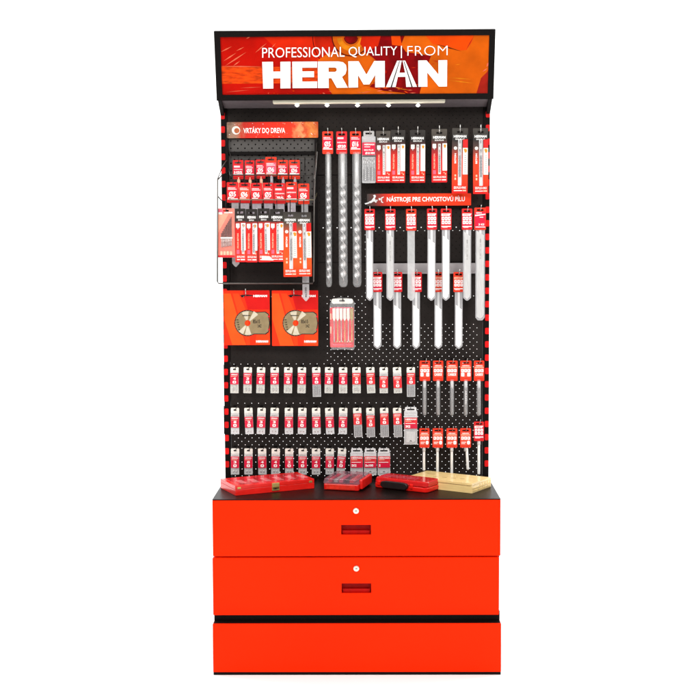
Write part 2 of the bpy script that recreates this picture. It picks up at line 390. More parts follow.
# R as two outlines around its counter
letter([(317.8, 61.5), (338, 61.4), (343, 62.2), (346, 65), (346.6, 69.6), (345.4, 74), (342, 77), (347.9, 87.7), (336.8, 87.8), (331.4, 78.2), (328.6, 78.2), (328.8, 88.0), (318.0, 88.1), (317.8, 69.4), (328.5, 69.4), (328.5, 71.9), (335, 71.9), (336.6, 70.9), (336.7, 68.6), (335.2, 67.5), (328.5, 67.5), (328.5, 69.3), (317.8, 69.3)])
for x0, x1 in ((399.6, 391.2), (403.8, 412.0)):
    h2 = 0.35
    p.add([HP(x0-h2, 61.0, 0.0), HP(x0+h2, 61.0, 0.0), HP(x1+0.8, 87, 0.0), HP(x1-0.6, 87, 0.0)], [[0, 1, 2, 3]], darkp)
def htext(t, x0, y0, x1, y1, bold, m=white, sl=-0.0125):
    vs, fs = glyphs(t, bold); p.add([HP(x0+(x1-x0)*a, y1+(y0-y1)*c+(x0+(x1-x0)*a-262)*sl, -0.001) for a, c in vs], fs, m)
htext('PROFESSIONAL', 262.2, 47.8, 344.6, 57.8, -0.004); htext('QUALITY', 348.6, 48.0, 397.2, 58.6, -0.004)
htext('|', 400.9, 47.6, 401.9, 59.8, 0.0); htext('FROM', 407.4, 47.9, 447.6, 57.6, -0.016)
p.build('lettering', hdr)

# cabinet
p = MB(); p.box(-0.4995, 0.4995, -D+0.030, 0.0, 0.2155, ZC-0.003, black); p.build('cabinet_body', stand, 0.002)
p = MB(); p.box(-0.5, 0.5, -D-0.001, 0.002, ZC-0.003, ZC, mat('black_lacquer_top', (16, 9, 7), 0.36, 0.08, var=.2, scale=40)); p.build('cabinet_top', stand, 0.0012)
def drawer(zb, zt, x0, x1, y):
    d = MB(); hx0, hx1 = W(341.2, 525, y).x, W(371, 525, y).x
    hz0 = zb+(zt-zb)*0.385; hz1 = hz0+0.0345
    O = [(x0, zb), (x1, zb), (x1, zt), (x0, zt)]; H = [(hx0, hz0), (hx1, hz0), (hx1, hz1), (hx0, hz1)]
    th = 0.022
    vs = [(a, y, c) for a, c in O]+[(a, y, c) for a, c in H]+[(a, y+0.024, c) for a, c in H]+[(a, y+th, c) for a, c in O]
    fs = []
    for i in range(4):
        k = (i+1) % 4; fs += [[i, k, 4+k, 4+i], [i, 12+i, 12+k, k]]
    d.add(vs, fs, redpaint)
    o = d.build('drawer', stand, 0.0026)
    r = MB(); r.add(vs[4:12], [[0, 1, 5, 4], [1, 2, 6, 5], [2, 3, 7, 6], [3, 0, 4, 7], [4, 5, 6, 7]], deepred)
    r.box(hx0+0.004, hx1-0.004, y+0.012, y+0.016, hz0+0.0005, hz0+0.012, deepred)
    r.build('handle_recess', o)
    l = MB(1.0); c = Vector(((hx0+hx1)/2, y, zt-0.0375))
    n = 20
    for r0, r1, ya, yb, mm in ((0.0, 0.0062, -0.0034, -0.0034, lockm), (0.0062, 0.0068, -0.0034, -0.0046, steel), (0.0068, 0.0098, -0.0046, -0.004, lockm), (0.0098, 0.0112, -0.004, 0.0, steel)):
        vs = [(c.x+rad*math.cos(2*math.pi*i/n), y+yy, c.z+rad*math.sin(2*math.pi*i/n)) for rad, yy in ((r0, ya), (r1, yb)) for i in range(n)]
        l.add(vs, [[i, (i+1) % n, n+(i+1) % n, n+i] for i in range(n)], mm, False)
    l.box(c.x-0.0036, c.x+0.0036, y-0.0042, y-0.0033, c.z-0.0011, c.z+0.0011, darkp)
    l.build('lock', o)
    return o
z1a = W(356, 556.2, -D).z; z2t = W(356, 557.6, -D).z; z2b = W(356, 614.8, -D).z
drawer(z1a, ZC-0.0035, -0.5, 0.5, -D)
drawer(z2b, z2t, -0.5015, 0.4955, -D-0.003)
yb = -0.433; zb1 = W(356, 623.8, yb).z; zb0 = W(356, 672.2, yb).z
p = MB(); p.box(-0.5, 0.5, yb, 0.0, zb0, zb1, redpaint); p.build('plinth', stand, 0.002)
p = MB(); p.box(-0.4975, 0.4975, yb+0.006, 0.0, zb1+0.0003, zb1+0.002, black); p.build('plinth_top', stand)
p = MB(); p.box(-0.499, 0.499, yb+0.002, 0.0, 0.0, zb0-0.0005, black); p.build('foot_rail', stand)
p = MB(); p.box(-0.4985, 0.4985, -D+0.003, 0.0, zb1+0.0025, 0.215, black); p.build('recess_band', stand)
# light grey ledge behind the lower saw blades
p = MB(); a = W(372.5, 263.5, -0.012); c = W(475.5, 273.5, -0.012)
ledge = mat('grey_ledge_plastic', (166, 161, 162), 0.35, 0.4, var=0.1, scale=20)
p.box(a.x, c.x, -0.012, 0.003, c.z, a.z, ledge); p.box(a.x, c.x, -0.022, -0.012, c.z, c.z+0.006, ledge); p.build('ledge', stand, 0.001)

def hook(px, pyslot, pytip, Y, m=zinc, lean=0.0, tipm=None, r=0.0019):
    p = MB(); a = W(px, pyslot, 0.0); e = W(px, pyslot, Y-0.012); t = W(px+lean, pytip, Y-0.018)
    p.tube([(a.x, 0.004, a.z), (a.x, -0.004, a.z), (e.x, Y-0.006, e.z), (e.x+(t.x-e.x)*.3, Y-0.014, e.z+(t.z-e.z)*.3), t], r, m)
    w = W(px, pyslot-1.5, 0.0)
    p.box(a.x-0.006, a.x+0.006, -0.002, 0.0035, a.z-0.004, a.z+0.018, black)
    if tipm is not None:
        p.tube([t+Vector((0, 0, -0.004)), t+Vector((0, 0, 0.0025))], r*1.6, tipm)
    return p.build('hook', stand)

ORD = ['first', 'second', 'third', 'fourth', 'fifth', 'sixth', 'seventh', 'eighth', 'ninth', 'tenth', 'eleventh', 'twelfth', 'thirteenth', 'fourteenth']
def at(name, label, cat, cx, ytop, Y, group=None, tilt=0.0):
    o = thing(name, label, cat, W(cx, ytop, Y), group); o.rotation_euler = (0, math.radians(tilt), 0)
    return o, KP(o.location)

# ------------------------------------------------------------------ merchandise builders (units: photo pixels, d downwards from the top edge)
def hang_card(k, par, w, hgt, mcard, mlab, lab0, lab1, style, y=0.0, slot=(2.0, 4.2)):
    c = MB(k); hw = w/2
    sw = min(3.4, hw-1.2)
    c.slab(rr(-hw, hw, 0, hgt, 0.9), y-0.25, y+0.25, mcard, rr(-sw, sw, slot[0], slot[1], 0.7))
    o = c.build('hang_card', par)
    l = MB(k); yl = y-0.33; lw = hw-0.7
    l.rect(-lw, lw, lab0, lab1, yl, mlab)
    yt = yl-0.08; H = lab1-lab0
    if style[0] == 'dia':                                    # brand line, fine line, big diameter
        l.text('HERMAN', -lw+.4, lw*0.5, lab0+.5, lab0+1.6, yt, white, 0.02)
        l.rect(-lw+.4, lw*.8, lab0+2.2, lab0+2.7, yt, white)
        l.text(style[1], -lw*0.72, lw*0.62, lab0+H*.36, lab0+H*.76, yt, white, 0.03)
        l.rect(-lw, lw, lab1-1.2, lab1-.4, yt, peach if style[2] else white)
        l.rect(-lw*.9, lw*.3, lab0+H*.80, lab0+H*.86, yt, white)
    elif style[0] == 'word':
        l.rect(-lw+.5, lw*.4, lab0+.6, lab0+2.4, yt, palegrey)
        l.text('HERMAN', -lw+.4, lw*.9, lab0+H*.40, lab0+H*.50, yt, white, 0.02)
        l.text(style[1], -lw*.85, lw*.85 if style[2] else -lw*.1, lab0+H*.62, lab0+H*.86, yt, white, 0.03)
        l.rect(-lw, lw, lab1-.9, lab1-.3, yt, white)
    elif style[0] == 'icons':                                # brand line, two rows of white symbols, base strip
        l.flat([(-lw, lab0), (lw, lab0), (lw*.7, lab0+2.2), (-lw, lab0+2.2)], yt, peach if style[2] else white)
        l.text('HERMAN', -lw*.8, lw*.5, lab0+.5, lab0+1.7, yt-.05, mcard, 0.02)
        for r in range(2):
            for q in range(3):
                x0 = -lw+.25+q*(2*lw/3); d0 = lab0+3.0+r*(H-6.4)/2
                if style[1] and r == 1 and q == 1: continue
                w3 = 2*lw/3-.5; h3 = (H-6.4)/2-.5
                l.slab(rr(x0, x0+w3, d0, d0+h3, .5), yt, yt+.06, white)
                if (r+q) % 2 == 0: l.flat([(x0+.5, d0+h3*.7), (x0+w3*.5, d0+h3*.2), (x0+w3-.4, d0+h3*.6)], yt-.06, mlab)
                else: l.rect(x0+.5, x0+w3*.75, d0+h3*.35, d0+h3*.6, yt-.06, rosy)
        l.rect(-lw, lw, lab1-2.1, lab1-1.2, yt, white)
        l.rect(-lw*.8, lw*.3, lab1-.8, lab1-.4, yt, white)
    elif style[0] == 'strip':
        l.flat([(-lw, lab0+3), (lw, lab0+2), (lw, lab0+3.0), (-lw, lab0+4.4)], yt, white)
        l.text('HERMAN', -lw*.8, lw*.3, lab0+.4, lab0+1.8, yt, white, .02)
        l.rect(-lw*.1, lw*.6, lab0+5.0, lab0+5.7, yt, white)
        l.text('3 KS', -lw*.3, lw*.8, lab1-4.8, lab1-2.8, yt, white, .03); l.rect(-lw*.9, lw, lab1-1.6, lab1-.9, yt, white)
    elif style[0] == 'file':
        l.text('HERMAN', -lw*.7, lw*.7, lab0+.3, lab0+1.6, yt, white, .02)
        l.rect(-lw, lw, lab0+2.1, lab0+3.0, yt, peach)
        for q in range(3):
            x0 = -lw+.2+q*(2*lw/3); l.slab(rr(x0, x0+2*lw/3-.4, lab0+4.2, lab0+7.4, .5), yt, yt+.06, white)
            l.rect(x0+.6, x0+1.5, lab0+5.2, lab0+6.2, yt-.06, mlab)
        if style[1] == 0:
            l.slab(rr(-lw+.2, -lw*.3, lab1-4.6, lab1-1, .5), yt, yt+.06, white); l.slab(rr(lw*.3, lw-.2, lab1-4.6, lab1-1, .5), yt, yt+.06, white)
        elif style[1] == 1: l.text('CARBIDE', -lw*.85, lw*.85, lab1-4.2, lab1-1.6, yt, white, .03)
        else:
            l.slab(rr(lw*.3, lw-.2, lab1-4.6, lab1-.8, 1.4), yt, yt+.06, white); l.rect(-lw*.9, lw*.1, lab1-3.4, lab1-2.8, yt, white)
            l.rect(-lw*.9, -lw*.1, lab1-2.0, lab1-1.5, yt, white)
    l.build('label', o)
    return o

# --- long auger bits
for i, (x0, x1, c0, c1, mc) in enumerate(((325.0, 331.1, 322.3, 333.0, orange), (338.0, 347.0, 336.2, 347.0, redcard), (352.1, 361.0, 350.0, 360.9, orange))):
    cx = (c0+c1)/2; yt = 131.4
    root, k = at('auger_bit_pack', ['thinnest wood auger bit of three, in a long clear tube nearest the drill rack',
        'long clear tube with thick auger bit, middle one of the three long augers',
        'thick auger bit in a long tube, nearest the clear pouch of drills'][i], 'drill bit', cx, yt, -0.05, 'long auger bits hanging in tubes')
    hang_card(k, root, c1-c0, 22.3, mc, pinkred, 5.2, 18.2, ('dia', ['Ø5', 'Ø20', 'Ø16'][i], 0) if i != 1 else ('word', 'Ø20', 1))
    tx = (x0+x1)/2-cx; rt = (x1-x0)/2
    t = MB(k); t.lathe([(rt*.9, 20.5), (rt, 21.5), (rt, 151), (rt*.9, 153.5), (rt*.6, 155.2), (rt*.2, 155.7)], tx, 1.5, mat('grey_clear_tube', (214, 214, 214), 0.15, 0.7, alpha=0.22, var=0.05, scale=80), 18, 0.75); t.build('tube', root)
    b = MB(k); rb = rt*.72
    b.lathe([(rb*.72, 22), (rb*.72, 49), (rb*.6, 53), (rb*.3, 56)], tx, 1.5, mat('satin_shank', (206, 206, 206), .3, .5, metal=.25, var=.06), 12, .9)
    b.twist(tx, 1.5, 52, 150, rb, [7.7, 9.0, 9.1][i], mat('polished_auger_steel', (226, 225, 224), 0.2, 0.5, metal=0.6, var=0.1, scale=150), 0.24, 14)
    b.lathe([(rb*.18, 53), (rb*.18, 152)], tx, 1.5, bitsteel, 6)
    b.build('auger_bit', root)
    hook(cx+.2, yt+3.1, yt-3.5, -0.05, steel)

# --- clear pouch of drills
root, k = at('drill_pouch', 'clear pouch of grey twist drills with a crimson band, right of the long augers', 'drill bits', 368.6, 131, -0.045)
p = MB(k); p.slab(rr(-5.2, 5.6, 0, 5.5, 1.0), -.2, .2, greypaper, rr(-3.2, 3.2, 1.6, 3.4, .6)); p.slab(rr(-6.6, 6.8, 5.4, 51.5, .8), .1, .4, greypaper); p.build('backing_card', root)
p = MB(k); p.slab(rr(-6.8, 7.0, 5.2, 51.8, .9), -1.8, .05, clear); p.build('pouch', root, 0.0008)
l = MB(k); l.rect(-6.4, 6.7, 11.5, 24, -1.95, pinkred); l.text('HERMAN', -4.5, 5.5, 12.6, 14.4, -2.05, white, .02); l.rect(-4.4, 1.5, 15.6, 16.2, -2.05, white)
l.text('SDS PLUS', -4.6, 4.8, 18.2, 19.8, -2.05, white, .02); l.text('Ø10 MM', -3.4, 5.9, 21, 23.2, -2.05, white, .03); l.rect(-6.4, 6.7, 24.6, 25.4, -1.95, darkp); l.build('label', root)
for j, (x, d0, a) in enumerate(((-5.0, 38, 0), (-3.2, 37.5, .1), (-1.4, 36, .1), (0.3, 34.5, -.05), (2.0, 36, .12), (3.8, 37, 0), (5.4, 37.5, 0))):
    b = MB(k); b.twist(x, -.9, d0, 50, .72, 2.1, bitdark if j % 2 == 0 else bitsteel, .5, 8); b.lathe([(.45, 27+j % 3), (.45, d0)], x, -.9, bitsteel, 7); b.build('drill_bit', root)
hook(370, 133.4, 127.3, -0.045, steel)

# --- carded drill packs
card_d = ramp_mat('printed_card_grey_to_red', [(0.0, (200, 16, 26)), (0.14, (226, 44, 34)), (0.45, (206, 26, 30)), (0.66, (112, 40, 40)), (0.80, (56, 50, 45)), (1.0, (78, 72, 65))])
card_dk = ramp_mat('printed_card_dark_to_red', [(0.0, (196, 20, 18)), (0.16, (224, 46, 24)), (0.52, (196, 30, 24)), (0.70, (70, 34, 32)), (0.80, (30, 26, 25)), (1.0, (44, 40, 37))])
card_t = ramp_mat('printed_tall_card_grey_to_orange', [(0.0, (206, 20, 18)), (0.2, (228, 56, 20)), (0.5, (216, 60, 24)), (0.70, (84, 60, 56)), (0.82, (34, 32, 30)), (1.0, (62, 58, 53))])
def drill_card(name, label, cx, yt, w, hgt, Y, tall, mcard, group, bitm=bitsteel, tilt=0., hk=True, flip=0):
    root, k = at(name, label, 'drill bit', cx, yt, Y, group, tilt)
    hw = w/2; s = hgt/(65. if tall else 52.); c = MB(k)
    c.slab(rr(-hw, hw, 0, hgt, .6), -.25, 1.3, mcard, rr(-3, 3, 2.8*s, 4.8*s, .6))
    o = c.build('hang_card', root)
    l = MB(k); y = -.33
    l.text('HERMAN', -hw+1.6, hw-1.6, 6.8*s, 9.4*s, y, white, .035); l.text('SDS PLUS' if tall else 'SDS-PLUS', -hw+3.2, hw-3.4, 10.2*s, 11.6*s, y, white, .02)
    if tall:
        l.rect(hw-5, hw-.1, 11*s, 19.4*s, y, redcard); l.rect(hw-5, hw-.1, 19.6*s, 46*s, y, offwhite)
        l.flat([(hw-4.2, 21*s), (hw-2.6, 20.2*s), (hw-.8, 21.4*s), (hw-1.2, 24*s), (hw-3, 24.4*s)], y-.08, amber)
        for q in range(9): l.rect(hw-3.4, hw-1.4, (27+q*2)*s, (27.7+q*2)*s, y-.08, greypaper)
        l.slab([( -hw+3.4+1.7*math.cos(t*math.pi/6), 19.8*s+1.7*math.sin(t*math.pi/6)) for t in range(12)], y, y+.05, offwhite)
        l.text('BETON', -hw+2.4, -hw+4.2, 25*s, 35*s, y, white, .03, vert='up'); l.rect(-hw+2.6, -hw+4.2, 46*s, 48*s, y, peach); l.rect(-hw+2.6, -hw+4.2, 49.2*s, 51.4*s, y, peach)
        l.text('SDS PLUS 4 MAX', -hw+2, hw-1.6, 58*s, 60.4*s, y, white, .02); l.rect(-hw+2, hw-5.5, 61.8*s, 62.6*s, y, white); l.rect(hw-5, hw-1.4, 61.5*s, 62.8*s, y, peach)
    else:
        l.rect(hw-4.6, hw-.1, 14*s, 40.5*s, y, white)
        l.flat([(hw-3.6, 15.6*s), (hw-2, 14.8*s), (hw-.7, 16*s), (hw-1.4, 18.2*s), (hw-3, 18.4*s)], y-.08, amber)
        for q in range(8): l.rect(hw-3.2, hw-1.0, (21+q*2.2)*s, (21.5+q*2.2)*s, y-.08, palegrey)
        l.slab(rr(-hw+1, -hw+4.6, 14.4*s, 18.6*s, .5), y, y+.05, offwhite); l.flat([(-hw+1.8, 18.6*s), (-hw+3.8, 18.6*s), (-hw+2.8, 20.4*s)], y, greypaper)
        l.text('PROFI BETON', -hw+2, -hw+3.6, 24*s, 38.5*s, y, peach, .02, vert='up'); l.rect(-hw+1.4, -hw+4.2, 40*s, 44*s, y, rosy)
        l.rect(hw-3.6, hw-2.6, 42*s, 43*s, y, peach); l.rect(hw-2.2, hw-1.2, 43*s, 44.4*s, y, peach)
        l.text('SDS PLUS MAX', -hw+1.6, hw-1, 45.8*s, 47.8*s, y, white, .02); l.rect(-hw+1.6, hw-6, 49.2*s, 49.9*s, y, white); l.rect(hw-5.2, hw-1, 49*s, 50.1*s, y, white)
    l.build('print', o)
    bx = -hw+(7.8 if tall else 7.9); d0, d1 = (11*s, 57*s) if tall else (14.4*s, 44*s); bw = 1.75 if tall else 1.3
    b = MB(k); b.rect(bx-bw, bx+bw, d0, d1, -.31, offwhite if not tall else palegrey)
    b.lathe([(bw*.5, d0+1), (bw*.5, d0+(d1-d0)*.3), (bw*.35, d0+(d1-d0)*.31), (bw*.35, d0+(d1-d0)*.36)], bx, -1.0, bitsteel, 9)
    b.twist(bx, -1.0, d0+(d1-d0)*.35, d0+(d1-d0)*(.95 if not tall else .82), bw*.62, 2.2 if not tall else 3.0, bitm, .5, 9); b.build('drill_bit', root)
    t = MB(k); t.slab(rr(bx-bw-.15, bx+bw+.15, d0, d1, 1.0), -1.9, -.34, clear); t.build('blister', root, 0.0012)
    if hk: hook(cx+.2, yt+3.8*s, yt-3.6, Y, steel)
    return root
G1 = 'carded masonry drill bits hanging in the top row'
dl = ['carded masonry drill with pale grey header touching the clear drill pouch', 'short carded masonry drill with dark header, its left edge touching another card',
      'short carded masonry drill standing alone left of the pair nearest the post gap, above the letter R of the red strip', 'short carded masonry drill just left of the two tall drill cards',
      'tall carded masonry drill with orange lower half, over the right end of the red strip', 'tall carded masonry drill hanging against the right slotted post']
dl[2] = 'short carded masonry drill hanging alone in the middle, with gaps on both sides'
for i, (x0, x1, y0, y1, tall, mc) in enumerate(((376, 390.5, 131, 182.3, 0, card_d), (391, 405.2, 130, 182.3, 0, card_dk), (410, 425.3, 130, 182.3, 0, card_dk),
        (431.5, 447, 129, 182, 0, card_d), (452.2, 468, 128.2, 193, 1, card_t), (473, 488.3, 128.2, 193.5, 1, card_t))):
    drill_card('drill_bit_card', dl[i], (x0+x1)/2, y0, x1-x0, y1-y0, -0.05 if i < 4 else -0.062, tall, mc, G1, bitdark if i in (3, 4, 5) else bitsteel, tilt=[0, .3, .2, -.2, .3, -.3][i])

# --- red strip sign over the sabre saw blades
root, k = at('shelf_sign', 'long red strip sign reading NÁSTROJE PRE CHVOSTOVÚ PÍLU above the saw blades', 'sign', 421, 193.6, -0.03)
p = MB(k)
strip = ramp_mat('printed_strip_dark_to_red', [(0.0, (62, 52, 50)), (0.07, (92, 48, 44)), (0.18, (196, 44, 28)), (0.26, (238, 54, 16)), (1.0, (240, 56, 14))], axis='X', noise=0.06)
p.slab(rr(-54, 50, 0, 12, .6), -.3, .3, strip)
o = p.build('strip', root)
l = MB(k); l.text('NÁSTROJE PRE CHVOSTOVÚ PÍLU', -34.2, 43.8, 2.2, 9.2, -.4, white, .02)
l.build('lettering', o)
l = MB(k)
for P in ([(-56.5, 9.4), (-52, 8.2), (-51.5, 9.4), (-55.5, 10.6)], [(-52.5, 8), (-49.5, 6.5), (-47, 3), (-48, 1.4), (-46, .8), (-45, 2.4), (-46.2, 5), (-44, 7.5), (-45, 9), (-47, 7.4), (-50.5, 9.4)], [(-45.8, 6), (-43.4, 5.8), (-43.4, 7), (-45, 7.4)],
          [(-42.4, 4.2), (-40.2, 4.4), (-40.4, 6.4), (-42.2, 6.4)], [(-39.8, 3.6), (-37.2, 2.8), (-37.4, 3.6), (-39, 4.6), (-39, 7.6), (-37.6, 8.6), (-38.2, 9.2), (-40, 8.2)]):
    l.flat(P, -.4, palegrey)
l.build('saw_emblem', o)

# --- sabre saw blades
def sabre(label, cx0, cx1, yt, yb, t0, t1, ybot, Y, mc, ml, style, group, bl, start, blunt=0.0, tilt=0.):
    cx = (cx0+cx1)/2; root, k = at('saw_blade_pack', label, 'saw blade', cx, yt, Y, group, tilt)
    hang_card(k, root, cx1-cx0, yb-yt, mc, ml, 5.0 if style[0] != 'strip' else 4.2, yb-yt-1.6, style, slot=(1.6, 3.4))
    a, c = t0-cx, t1-cx; e = ybot-yt; d = yb-yt-2.2
    nose = [(a, e-3.2), ((a+c)/2-blunt, e), ((a+c)/2+blunt, e), (c, e-3.2)]
    p = MB(k); p.slab([(a, d), (c, d), (c, e-3.2)]+[((a+c)/2+max(blunt, .7), e-.2), ((a+c)/2-max(blunt, .7), e-.2)]+[(a, e-3.2)], .4, 2.6, milky if bl is not None else sleeve); p.build('sleeve', root, 0.0022, 3)
    if bl is not None:
        P = [(a+.7, start+(yb-yt)+ (0 if start > 6 else 2))]; s0 = start+(yb-yt)
        P = [(a+1.0, s0-2.0), (a+2.0, s0-1.6), (c-1.1, s0+2.5)]
        z = s0+3
        while z < e-6: P += [(c-.8, z), (c-1.35, z+.9)]; z += 1.6
        P += [(c-1.6, e-4.4), ((a+c)/2+.4, e-2.0), ((a+c)/2-.4, e-2.0), (a+1.1, e-4.2)]
        b = MB(k); b.slab(P, .0, .36, bl)
        b.rect((a+c)/2-1.1, (a+c)/2+1.1, d+1, s0+1, .2, palegrey)
        if bl is bladegrey: b.text('BI-METAL 225 MM', (a+c)/2-.8, (a+c)/2+.8, s0+6, s0+26, -.1, greypaper, .02, vert='up')
        b.build('saw_blade', root)
    hook(cx+.3, yt+2.5, yt-2.6, Y, steel, lean=1.0 if cx > 455 else 0.)
G2 = 'upper row of sleeved saw blades'
u = [('leftmost long saw blade of the upper sleeved row with a white blade showing', 364.5, 374.8, 209, 230, 365.9, 373.2, 301, redcard, pinkred, ('icons', 0, 0), bladewhite, 10),
     ('sleeved saw blade with grey printed blade, second from left in the upper blade row', 385.0, 395.5, 209, 230, 386.2, 394.0, 301, redcard, pinkred, ('icons', 0, 0), bladegrey, 5),
     ('greyish sleeved saw blade under an orange card, third from left in the upper row', 406.0, 416.3, 209, 230.5, 407.3, 414.8, 301, orange, pinkred, ('icons', 0, 0), None, 6),
     ('white sleeved saw blade, left one of the close pair in the upper blade row', 427.0, 437.0, 208.6, 229.6, 427.6, 435.8, 301, redcard, pinkred, ('icons', 0, 0), bladewhite, 11),
     ('sleeved white saw blade, right one of the close pair in the upper blade row', 440.8, 451.5, 208.6, 229.6, 442.0, 450.0, 300.8, redcard, scarlet, ('icons', 0, 0), bladewhite, 8),
     ('sleeved saw blade with printed grey blade hanging beside the widest sleeve at the right', 461.8, 472.3, 208.6, 229.6, 463.1, 471.3, 301, redcard, pinkred, ('icons', 0, 0), bladegrey, 4)]
for i, q in enumerate(u):
    sabre(q[0], q[1], q[2], q[3], q[4], q[5], q[6], q[7], -0.075, q[8], q[9], q[10], G2, q[11], q[12], 0.3, [.1, 0, -.1, .15, 0, -.1][i])
sabre('widest and longest sleeved saw blade with rounded end, hanging against the right post', 474.3, 486.0, 207.6, 229.8, 475.8, 485.2, 320.8, -0.078, orange, pinkred, ('strip', 0, 0), G2, bladegrey, 3, 2.4)
G3 = 'lower row of sleeved saw blades'
for i, (c0, c1, t0, t1) in enumerate(((372.4, 382.2, 373.2, 381.4), (392.2, 402.2, 393.0, 401.2), (411.5, 421.8, 412.2, 420.0), (433.0, 443.2, 434.5, 442.4), (453.4, 463.9, 454.9, 462.8))):
    sabre(['leftmost short sleeved saw blade in the lower row under the grey ledge', 'short sleeved saw blade in the lower row, second from left', 'middle short sleeved saw blade of the lower row of five',
           'short sleeved saw blade in the lower row with orange label, second from right', 'rightmost short sleeved saw blade in the lower row, with an orange label'][i], c0, c1, 272, 292, t0, t1, 349.4, -0.045,
          orange if i > 2 else redcard, orange if i > 2 else pinkred, ('icons', 0, i > 2), G3, bladewhite, 15, .4)

# --- circular saw blades
def saw_card(label, x0, x1, y0, y1, dx, tilt):
    cx = (x0+x1)/2; root, k = at('saw_disc_pack', label, 'saw blade', cx, y0, -0.05, 'circular saw blades on square red cards', tilt)
    hw = (x1-x0)/2; H = y1-y0; c = MB(k)
    c.slab(rr(-hw, hw, 0, H, .5), -.25, .8, orange_c, rr(-5.6, 5.2, 4.2, 6.8, .8))
    y = -.3
    c.flat([(-hw+.1, 3), (-hw+7, 3), (-hw+19, H-9), (-hw+22, H-.2), (-hw+8, H-.2), (-hw+.1, 28)], y, card_f1); c.flat([(-hw+9, 3), (-hw+15, 3), (-hw+24, 24), (-hw+26, H-.2), (-hw+22.5, H-.2)], y, card_f2)
    c.flat([(-hw+19, .2), (hw-.2, .2), (hw-.2, 19), (-hw+24, 19)], y-.02, card_f3); c.flat([(hw-13, H-14), (hw-.2, H-20), (hw-.2, H-.2), (hw-15, H-.2)], y-.02, card_f2)
    c.slab([(-.2+7*math.cos(t*math.pi/8) if abs(math.cos(t*math.pi/8)) > .5 else -.2+5.4*math.cos(t*math.pi/8), 5.6-1.5*abs(math.sin(t*math.pi/8))) for t in range(0, 9)], y-.06, y, darkp)
    c.text('HERMAN', hw-16.2, hw-2.4, 4.4, 6.6, y-.12, white, .06); c.text('HERMAN', hw-14, hw-1.8, 50, 51.7, y-.12, white, .06); c.rect(hw-14, hw-1.8, 51.9, 52.2, y-.12, white)
    c.build('backing_card', root)
    # steel disc seen through the window: round left, flattened right
    ox, oz = dx, 32.6; R = 12.3; P = []
    for t in range(60, 301, 6): P.append((ox+R*math.cos(math.radians(t)), oz-R*math.sin(math.radians(t))))
    P += [(ox+9, oz+10.6), (ox+17.5, oz+10.8), (ox+20.6, oz+8.5), (ox+21.6, oz), (ox+20.6, oz-8.5), (ox+17.5, oz-10.8), (ox+9, oz-10.4)]
    Hh = []
    n = len(P)
    # hub hole with the same number of points as the outline, by angle
    P = ccw(P)
    for x, d in P:
        a = math.atan2(d-oz, x-ox); Hh.append((ox+2.9*math.cos(a), oz+2.9*math.sin(a)))
    c2 = MB(k); c2.slab([(ox+4.8+(x-ox-4.8)*1.05, oz+(d-oz)*1.07) for x, d in P], -.38, -.32, darkp, Hh); c2.build('disc_shadow_outline', root)  # dark outline painted in as the shadow around the disc
    b = MB(k); b.slab(P, -.7, -.4, disc_m, Hh)
    for (a0, a1, mm) in ((-118, -84, disc_hi), (-62, -38, disc_hi), (72, 104, disc_hi), (112, 138, disc_hi)):  # pale wedges painted as glints of light on the metal
        rad = 11.9 if a0 != -62 else 13.5; Q = [(ox+3.3*math.cos(math.radians(t)), oz+3.3*math.sin(math.radians(t))) for t in (a1, a0)]
        Q += [(ox+rad*math.cos(math.radians(a0+(a1-a0)*q/4)), oz+rad*math.sin(math.radians(a0+(a1-a0)*q/4))) for q in range(5)]
        b.flat(Q, -.74, mm)
    b.text('HERMAN', ox-5, ox+3, oz-8.2, oz-7.0, -.8, darkp, .05); b.text('85x15', ox+5.5, ox+12.5, oz-3.5, oz+.2, -.8, darkp, .02); b.text('24Z', ox+10, ox+14, oz+1.4, oz+4.4, -.8, darkp, .02)
    for t in range(5): b.text('HM', ox-11.6+t*.5, ox-9.2+t*.4, oz-4+t*2.4, oz-2.6+t*2.4, -.8, darkp, .01)
    for t in range(66, 300, 13):
        a = math.radians(t); b.flat([(ox+R*math.cos(a), oz-R*math.sin(a)), (ox+(R+.9)*math.cos(a+.05), oz-(R+.9)*math.sin(a+.05)), (ox+R*math.cos(a+.11), oz-R*math.sin(a+.11))], -.6, bitdark)
    for dd in (-6.5, 6.5): b.flat([(ox+20.4, oz+dd-1.2), (ox+22, oz+dd), (ox+20.6, oz+dd+1.2)], -.75, pinkred)
    b.build('saw_disc', root)
    hook(x0+22, y0+5, y0-1.6, -0.05, steel)
orange_c = mat('orange_red_saw_card', (238, 48, 18), 0.4, 0.15, var=.1, scale=10)
card_f1 = mat('card_flash_orange', (250, 84, 26), 0.4, 0.15, var=.14, scale=14); card_f2 = mat('card_flash_deep', (232, 66, 22), 0.4, 0.15, var=.12, scale=14); card_f3 = mat('card_flash_red', (206, 24, 22), 0.4, 0.15, var=.1, scale=14)
disc_m = mat('tan_saw_steel', (160, 140, 104), 0.34, 0.5, metal=0.35, var=.12, scale=40); disc_hi = mat('saw_steel_glint', (238, 226, 200), 0.25, 0.5, metal=0.35, var=.08, scale=60)
saw_card('square red card with small circular saw blade, hanging next to the left post', 223.6, 269.5, 290.5, 345.2, .7, .0)
saw_card('square red card with small circular saw blade, its top corner covered by a tube end', 271.8, 318.0, 290.5, 346.0, .6, .2)

